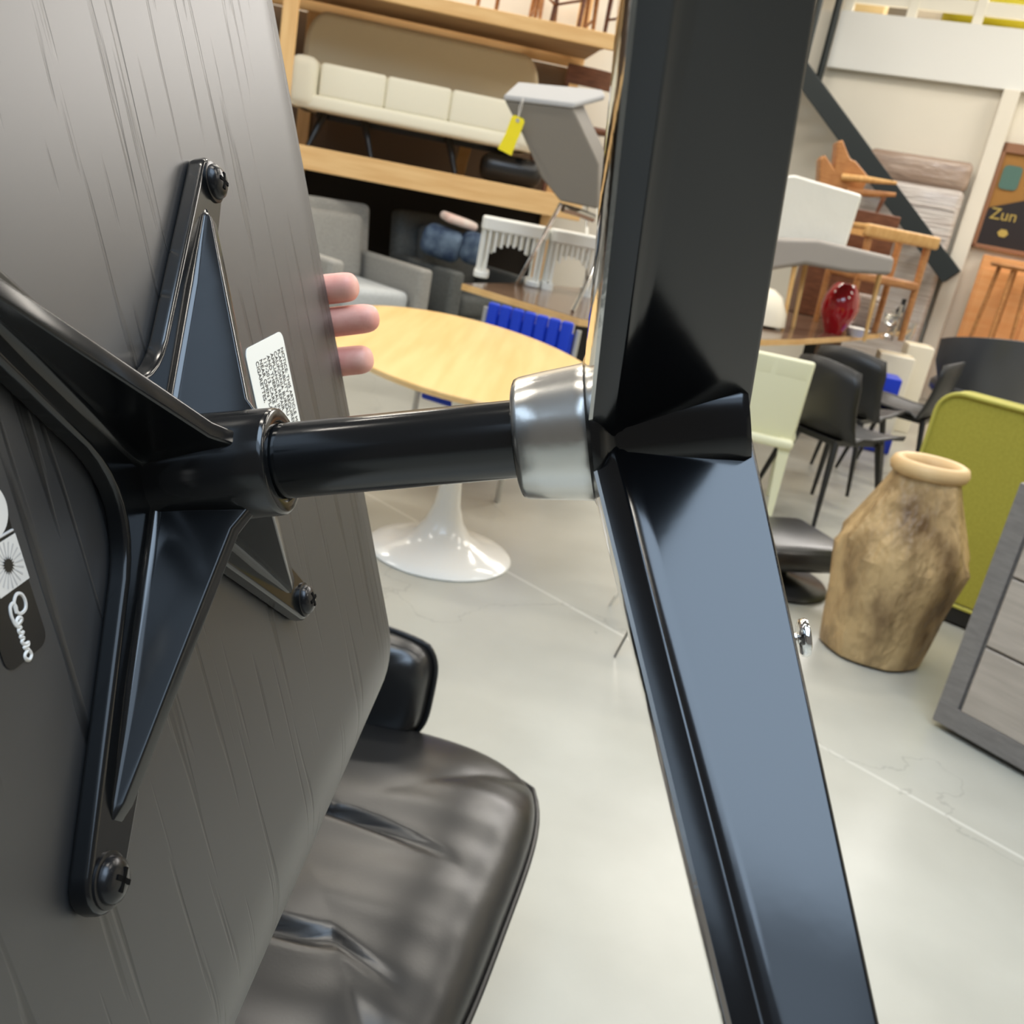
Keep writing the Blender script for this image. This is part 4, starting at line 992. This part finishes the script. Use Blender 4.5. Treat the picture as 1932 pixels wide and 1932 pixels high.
b = MB(); b.loft([[(r * math.cos(2 * PI * k / 48), r * 0.86 * math.sin(2 * PI * k / 48), z) for k in range(48)] for r, z in pr_ + pr_[:1]], caps=False); b.build('rolled_rim', 'rim_wood', vz, smooth=70)

# ---- dresser
d0, d1 = G(1758, 1366), G(1932, 1465)
da = math.atan2(d1.y - d0.y, d1.x - d0.x)
dr = thing('dresser', 'grey wooden dresser with greige drawer fronts and white knobs', 'dresser', (d0.x, d0.y, 0), da)
DW, DH, DD = 1.10, 0.78, 0.46
b = MB(); b.box((DW / 2, DD / 2, 0.02 + DH / 2), (DW, DD, DH - 0.02)); b.box((DW / 2, DD / 2 + 0.01, 0.012), (DW - 0.06, DD - 0.06, 0.024)); body = b.build('carcass', 'ash_frame', dr, bevel=0.004)
for r_ in range(3):
    for c_ in range(2):
        wd, hd = (DW - 0.16) / 2, (DH - 0.14) / 3
        x = 0.07 + wd / 2 + c_ * (wd + 0.02); z = 0.09 + hd / 2 + r_ * (hd + 0.008)
        b = MB(); b.box((x, -0.004, z), (wd, 0.02, hd)); f_ = b.build('drawer_front', 'ash_drawer', dr, bevel=0.004)
        b = MB(); b.M = Matrix.Translation((x, -0.014, z + 0.02)) @ Matrix.Rotation(PI / 2, 4, 'X'); b.lathe([(0, 0), (0.010, 0), (0.009, 0.012), (0.017, 0.020), (0.018, 0.028), (0.012, 0.034), (0, 0.035)], 20); b.build('knob', 'knob', f_, smooth=50)
for x in (0.03, DW - 0.03):
    b = MB(); b.box((x, -0.003, 0.02 + DH / 2), (0.06, 0.02, DH - 0.02)); b.build('stile', 'ash_frame', dr, bevel=0.003)
b = MB(); b.box((DW / 2, -0.003, 0.055), (DW, 0.022, 0.07)); b.build('bottom_rail', 'ash_frame', dr, bevel=0.003)

# ---- low black leather stool behind the leg of the ottoman
sp = G(1470, 1120)
st = thing('leather_stool', 'low black leather stool with disc base beside the floor vase', 'stool', (sp.x + 0.0, sp.y + 0.12, 0), 0.4)
b = MB(); b.lathe([(0, 0.0), (0.20, 0.0), (0.215, 0.012), (0.20, 0.03), (0.05, 0.05), (0.03, 0.08), (0.03, 0.12), (0, 0.12)], 40); b.build('disc_base', 'black_metal', st, smooth=50)
b = MB(); b.rbox((0, 0, 0.17), (0.42, 0.40, 0.11), 0.05); b.build('seat', 'leather', st)
# ---- wire-legged stool hidden behind the ottoman leg: one thin leg shows
wp = G(1160, 1240)
ws = thing('wire_stool', 'grey upholstered stool on thin chrome wire legs behind the ottoman base', 'stool', (wp.x + 0.22, wp.y + 0.20, 0), 0.0)
b = MB(); b.rbox((0.02, 0.06, 0.43), (0.30, 0.32, 0.07), 0.03); b.build('seat', 'char_fab', ws)
for sx, sy in ((-1, -1), (1, -1), (1, 1), (-1, 1)):
    b = MB(); b.tube([(sx * 0.22, sy * 0.20, 0), (0.02 + sx * 0.10, 0.06 + sy * 0.11, 0.41)], 0.006, 8); b.build('leg', 'chrome', ws)

# ================================================================== stair, wall pieces, mezzanine
def wl(px, py, off): u, z = WALL.uz(px, py, off); return u, z
stair = thing('steel_staircase', 'dark steel staircase rising along the cream wall to the mezzanine', 'staircase', (WALL.o.x, WALL.o.y, 0), WA)
def stringer(off, shift):
    (u0, z0), (u1, z1) = wl(1762, 478, off), wl(1540, 175, off)
    du, dz = u0 - u1, z1 - z0
    k0 = z0 / dz                                 # run down to the floor
    u0, z0 = u0 + du * k0 * 0.12, z0 - dz * k0 * 0.12
    u1, z1 = u1 - du * 0.45, z1 + dz * 0.45
    t = V((u0 - u1, 0, z0 - z1)).normalized(); n_ = V((-t.z, 0, t.x)) * 0.085
    b = MB(); A_, B_ = V((u1, -off + shift, z1)), V((u0, -off + shift, z0))
    b.loft([[A_ + n_, A_ - n_, A_ - n_ + V((0, 0.05, 0)), A_ + n_ + V((0, 0.05, 0))], [B_ + n_, B_ - n_, B_ - n_ + V((0, 0.05, 0)), B_ + n_ + V((0, 0.05, 0))]]); b.build('stringer', 'stair', stair, smooth=0, bevel=0.004)
    return A_, B_
A_, B_ = stringer(1.15, 0.0)
stringer(1.15, 0.95)
for k in range(13):
    t = (k + 0.5) / 13; p = A_.lerp(B_, t)
    b = MB(); b.box((p.x, p.y + 0.5, p.z), (0.15, 0.90, 0.03)); b.build('tread', 'stair', stair, smooth=0)
for off in (0.0, 0.95):
    b = MB(); b.tube([A_ + V((-0.1, off, 0.95)), A_.lerp(B_, 0.20) + V((0, off, 0.95))], 0.03, 8); b.build('handrail', 'stair', stair)
    p = A_.lerp(B_, 0.20); b = MB(); b.tube([p + V((0, off, 0)), p + V((0, off, 0.97))], 0.035, 8); b.build('newel_post', 'stair', stair)

# wrapped mattress leaning on the wall
m0, mz0 = wl(1640, 285, 0.25); m1, mz1 = wl(1842, 300, 0.25); _, mzb = wl(1770, 480, 0.25); _, mzs = wl(1740, 350, 0.25)
mt = thing('mattress', 'mattress wrapped in shiny clear plastic leaning upright on the wall', 'mattress', (WALL.o.x, WALL.o.y, 0), WA)
mzt = (mz0 + mz1) / 2
b = MB(); b.rbox(((m0 + m1) / 2, -0.17, (mzt + mzs) / 2), (m1 - m0, 0.22, mzt - mzs), 0.06); b.build('upper_band', 'wrap_pink', mt)
b = MB(); b.rbox(((m0 + m1) / 2, -0.17, mzs / 2 + 0.01), (m1 - m0, 0.24, mzs), 0.06); b.build('wrapped_side', 'wrap_clear', mt)
_, za = wl(1730, 385, 0.3)
for zq in (za, za - 0.28, za - 0.55):
    b = MB(); b.rbox(((m0 + m1) / 2, -0.29, zq), (m1 - m0 - 0.08, 0.02, 0.03), 0.008); b.build('plastic_fold', 'wrap_clear', mt)

# framed sign in the opening past the pillar
f0, fz0 = wl(1896, 268, 0.06); f1 = f0 + 1.35; _, fzb = wl(1860, 470, 0.06); fzt = fz0
sg = thing('framed_sign', 'dark framed sign with gold script lettering beside the pillar', 'sign', (WALL.o.x, WALL.o.y, 0), WA)
b = MB(); b.box(((f0 + f1) / 2, -0.03, (fzb + fzt) / 2), (f1 - f0, 0.04, fzt - fzb)); b.build('backing', 'amber', sg, smooth=0)
b = MB(); fw = 0.09
b.box(((f0 + f1) / 2, -0.05, fzt - fw / 2), (f1 - f0, 0.06, fw)); b.box((f0 + 0.02, -0.05, (fzb + fzt) / 2), (0.04, 0.06, fzt - fzb)); b.box((f1 - 0.02, -0.05, (fzb + fzt) / 2), (0.04, 0.06, fzt - fzb)); b.box(((f0 + f1) / 2, -0.05, fzb + 0.02), (f1 - f0, 0.06, 0.04)); b.build('frame', 'sign_frame', sg, bevel=0.006)
ca, caz = wl(1918, 400, 0.06)
b = MB(); b.M = Matrix.Translation((ca + 0.25, -0.058, caz - 0.02)) @ Matrix.Rotation(PI / 2, 4, 'X'); hh_ = (fzt - fzb)
b.prism([(-0.55, -0.36 * hh_), (0.75, -0.36 * hh_), (0.75, 0.10 * hh_), (0.30, 0.24 * hh_), (0.0, 0.22 * hh_), (-0.30, 0.10 * hh_), (-0.50, 0.02 * hh_)], 0, 0.012); b.build('dark_panel', 'sign_dark', sg, smooth=0)
ta, taz = wl(1876, 398, 0.1)
tx = text_mesh('gold_lettering', 'Zun', 0.15, 'gold', sg, Matrix.Translation((ta - 0.03, -0.076, taz - 0.07)) @ Matrix.Rotation(PI / 2, 4, 'X') @ Matrix.Shear('XZ', 4, (0.25, 0)) if False else Matrix.Translation((ta - 0.03, -0.076, taz - 0.07)) @ Matrix.Rotation(PI / 2, 4, 'X'), 1.0, 0.003)
pa_, paz = wl(1907, 335, 0.1); b = MB(); b.M = Matrix.Translation((pa_, -0.058, paz)) @ Matrix.Rotation(PI / 2, 4, 'X'); b.prism(rrect(0.17, 0.22, 0.04), 0, 0.006); b.build('painted_patch', 'teal', sg, smooth=0)
pa_, paz = wl(1892, 440, 0.1); b = MB(); b.M = Matrix.Translation((pa_, -0.074, paz)) @ Matrix.Rotation(PI / 2, 4, 'X'); b.prism([(0.05 * math.cos(k * PI / 3), 0.04 * math.sin(k * PI / 3)) for k in range(6)], 0, 0.003); b.build('gold_motif', 'gold', sg, smooth=0)
# orange cabinet under it and a wooden stool before it
oc, ocz = wl(1856, 480, 0.3); _, oc0 = wl(1850, 600, 0.3)
ob = thing('orange_cabinet', 'orange-stained wooden cabinet below the framed sign', 'cabinet', (WALL.o.x, WALL.o.y, 0), WA)
b = MB(); b.box((oc + 0.75, -0.22, ocz / 2), (1.5, 0.36, ocz)); b.build('carcass', 'orange', ob, bevel=0.01)
for k in range(3):
    b = MB(); b.box((oc + 0.26 + 0.49 * k, -0.405, ocz * 0.5), (0.46, 0.012, ocz * 0.84)); b.build('door', 'orange', ob, bevel=0.004)
bs, bsz = wl(1895, 497, 0.75)
sp2 = WALL.P(bs + 0.1, 0, 0.75)
wst = thing('bar_stool', 'round brown wooden bar stool before the orange cabinet', 'stool', (sp2.x, sp2.y, 0), 0.3)
b = MB(); b.lathe([(0, bsz - 0.04), (0.20, bsz - 0.04), (0.22, bsz - 0.02), (0.20, bsz), (0, bsz - 0.005)], 32); b.build('seat', 'teak', wst, smooth=50)
for k in range(4):
    a = PI / 4 + k * PI / 2; b = MB(); b.tube([(0.13 * math.cos(a), 0.13 * math.sin(a), bsz - 0.03), (0.22 * math.cos(a), 0.22 * math.sin(a), 0)], [0.02, 0.015], 8); b.build('leg', 'teak', wst)
b = MB(); b.lathe([(0.165, bsz * 0.4), (0.185, bsz * 0.4), (0.185, bsz * 0.4 + 0.02), (0.165, bsz * 0.4 + 0.02)], 32); b.build('foot_ring', 'teak', wst)

# mezzanine railing and what stands behind it
rl = thing('mezzanine_railing', 'cream painted railing with square posts along the mezzanine edge', 'railing', (WALL.o.x, WALL.o.y, zft), WA)
for px in (1600, 1722, 1850):
    u, _ = wl(px, 20, 0.0); b = MB(); b.box((u, 0.02, 0.55), (0.09, 0.09, 1.1)); b.build('post', 'rail', rl, bevel=0.005)
_, zr = wl(1700, 12, 0.0); uu, _ = wl(1590, 0, 0.0)
_, zr2 = wl(1850, 12, 0.0)
b = MB(); b.box((uu + 2.4, 0.02, max(0.16, zr - zft)), (4.8, 0.06, 0.12)); b.build('lower_rail', 'rail', rl, bevel=0.004)
b = MB(); b.box((uu + 2.4, 0.02, 1.08), (4.8, 0.08, 0.06)); b.build('top_rail', 'rail', rl, bevel=0.004)
zfl = zft - 0.02
for k, (px, off, d_, m, nm, lb, ct) in enumerate(((1636, -0.5, (0.36, 0.3, 0.34), 'cardboard', 'cardboard_box', 'tan cardboard box on the mezzanine behind the railing', 'box'),
                                     (1694, -0.9, (0.24, 0.3, 0.30), 'taupe_shell', 'storage_box', 'brown storage box next to the cardboard box upstairs', 'box'),
                                     (1752, -0.35, (0.26, 0.2, 0.26), 'wall_tan', 'storage_box', 'pale beige box beside the olive seat upstairs', 'box'))):
    u, _ = wl(px, 25, off); b = MB(); b.rbox((0, 0, d_[2] / 2), d_, 0.01); o = b.build(nm, m, None); o.location = WALL.P(u, zfl, off); o.rotation_euler = (0, 0, WA); tag(o, lb, ct)
u, _ = wl(1880, 30, -0.7)
gs = thing('olive_seat', 'rounded olive green lounge seat on the mezzanine', 'chair', WALL.P(u, zfl, -0.8), WA)
b = MB(); b.lathe([(0, 0.05), (0.36, 0.05), (0.52, 0.14), (0.58, 0.26), (0.54, 0.34), (0, 0.36)], 40); b.build('seat', 'mezz_green', gs, smooth=60)
b = MB(); b.lathe([(0, 0), (0.3, 0), (0.3, 0.05), (0, 0.05)], 32); b.build('plinth', 'black_metal', gs)
b = MB(); b.rbox((0, 0.42, 0.55), (1.0, 0.18, 0.5), 0.08); b.build('backrest', 'mezz_green', gs)

# ================================================================== the person holding the ottoman from behind its shell
def OL(x, y, z): return OM @ V((x, y, z))
pb = V((-1.02, 0.50, 0.0))                  # standing point, out of frame behind the shell
person = thing('person', 'person in a dark shirt whose fingertips grip the edge of the ottoman shell', 'person', pb, 0.0)
nodes = []; edges = []
def nd(p, r, par=None):
    nodes.append((V(p) - pb, r)); i = len(nodes) - 1
    if par is not None: edges.append((par, i))
    return i
root = nd(pb + V((0, 0, 0.98)), (0.15, 0.12))
wa = nd(pb + V((0, 0, 1.12)), (0.14, 0.11), root); chs_ = nd(pb + V((0.02, 0, 1.34)), (0.17, 0.12), wa)
nk = nd(pb + V((0.02, 0, 1.50)), (0.055, 0.055), chs_); hd = nd(pb + V((0.04, 0, 1.60)), (0.085, 0.085), nk); tp_ = nd(pb + V((0.04, 0, 1.72)), (0.085, 0.09), hd)
for sy in (-1, 1):
    hp = nd(pb + V((0, sy * 0.10, 0.90)), (0.09, 0.09), root); kn = nd(pb + V((0.02, sy * 0.12, 0.50)), (0.062, 0.062), hp); an = nd(pb + V((-0.01, sy * 0.13, 0.09)), (0.042, 0.042), kn); nd(pb + V((0.17, sy * 0.15, 0.045)), (0.045, 0.035), an)
# far arm hangs and bends
s_r = nd(pb + V((0.02, -0.20, 1.40)), (0.062, 0.062), chs_); er = nd(pb + V((0.03, -0.25, 1.12)), (0.045, 0.045), s_r); wr = nd(pb + V((0.18, -0.24, 0.92)), (0.03, 0.03), er); nd(pb + V((0.24, -0.23, 0.85)), (0.028, 0.036), wr)
# holding arm
fx = [shell_xy(636, 541), shell_xy(650, 600), shell_xy(664, 673)]
ys = [q[1] for q in fx]; ym = ys[1]; dy_ = (ys[2] - ys[0]) / 2
ED = 0.3125
shd = nd(pb + V((0.04, 0.20, 1.40)), (0.062, 0.062), chs_)
wrist_l = OL(0.215, ym + dy_ * 0.3, ZS + 0.125)
elb = nd(pb.lerp(wrist_l, 0.42) * 1.0 + V((0.0, 0.10, 0.52)) * 0 + V((0, 0, 0)) if False else V((-0.66, 0.86, 1.16)), (0.044, 0.044), shd)
wri = nd(wrist_l, (0.027, 0.022), elb)
plm = nd(OL(0.255, ym + dy_ * 0.3, ZS + 0.085), (0.034, 0.020), wri)
def finger(chain, r0, r1, par):
    n = len(chain)
    for i, p in enumerate(chain):
        r = r0 + (r1 - r0) * i / (n - 1); par = nd(OL(*p), (r, r), par)
FR = 0.0128
for yk, tipz in zip(ys, (0.0150, 0.0265, 0.0165)):
    y0 = ym + (yk - ym) * 0.8
    finger([(0.300, y0, ZS + 0.062), (0.322, yk, ZS + 0.046), (0.3275, yk, ZS + 0.020), (0.3275, yk, ZS - tipz * 0.45), (0.326, yk, ZS - tipz)], FR, FR * 0.92, plm)
    nd(OL(0.3255, yk, ZS - tipz - 0.0052), (FR * 0.52, FR * 0.52), len(nodes) - 1)
y4 = ys[2] + (ys[2] - ys[1]) * 0.75
finger([(0.288, y4 * 0.9 + ym * 0.1, ZS + 0.066), (0.304, y4, ZS + 0.046), (0.296, y4, ZS + 0.026)], 0.011, 0.0095, plm)
yt = ys[0] - (ys[1] - ys[0]) * 0.9
finger([(0.235, yt * 0.6 + ym * 0.4, ZS + 0.075), (0.250, yt, ZS + 0.050), (0.270, yt, ZS + 0.024)], 0.014, 0.0105, plm)
me = bpy.data.meshes.new('body'); me.from_pydata([n_[0] for n_ in nodes], edges, []); me.update()
tmp = bpy.data.objects.new('tmp_body', me); COL.objects.link(tmp)
q = tmp.modifiers.new('skin', 'SKIN'); q.use_smooth_shade = True
for i, sv in enumerate(me.skin_vertices[0].data): sv.radius = nodes[i][1]; sv.use_root = (i == 0)
q = tmp.modifiers.new('sub', 'SUBSURF'); q.levels = 2; q.render_levels = 2
dg = bpy.context.evaluated_depsgraph_get(); bm_ = bpy.data.meshes.new_from_object(tmp.evaluated_get(dg))
bpy.data.objects.remove(tmp)
bm_.materials.clear()
for k in ('shirt', 'skin', 'jeans', 'shoe'): bm_.materials.append(M[k])
wl_l = wrist_l - pb; el_l = nodes[elb][0]
for f_ in bm_.polygons:
    c = f_.center; f_.use_smooth = True
    hand_side = (c - wl_l).dot((wl_l - el_l).normalized()) > -0.05 and c.x > 0.55
    low_hand = c.y < -0.17 and c.z < 0.95 and c.x > 0.12
    f_.material_index = 1 if (hand_side or low_hand or c.z > 1.47) else 3 if c.z < 0.10 else 2 if c.z < 1.0 and abs(c.y) < 0.22 else 0
body = bpy.data.objects.new('body', bm_); COL.objects.link(body); body.parent = person
# hair, face
b = MB(); b.M = Matrix.Translation((0.015, 0, 1.685)); rings = []
b.lathe([(0.0, 0.125), (0.05, 0.115), (0.09, 0.07), (0.102, 0.01), (0.098, -0.05), (0.085, -0.06)], 28, sx=1.02, sy=0.98); b.build('hair', 'hair', person, smooth=70)
b = MB(); b.tube([(0.115, 0, 1.66), (0.142, 0, 1.615), (0.118, 0, 1.605)], [0.010, 0.016, 0.012], 10); b.build('nose', 'skin', person)
for sy in (-1, 1):
    b = MB(); b.M = Matrix.Translation((0.116, sy * 0.034, 1.652)); b.lathe([(0, -0.008), (0.008, -0.006), (0.012, 0), (0.008, 0.006), (0, 0.008)], 16); b.build('eye', 'gloss_white', person)
    b = MB(); b.M = Matrix.Translation((0.04, sy * 0.098, 1.635)); b.lathe([(0, -0.03), (0.012, -0.022), (0.016, 0), (0.014, 0.022), (0, 0.03)], 14, sx=1.2, sy=0.6); b.build('ear', 'skin', person)
b = MB(); b.tube([(0.108, -0.024, 1.568), (0.122, 0, 1.566), (0.108, 0.024, 1.568)], [0.004, 0.008, 0.004], 8); b.build('mouth', 'skin', person)
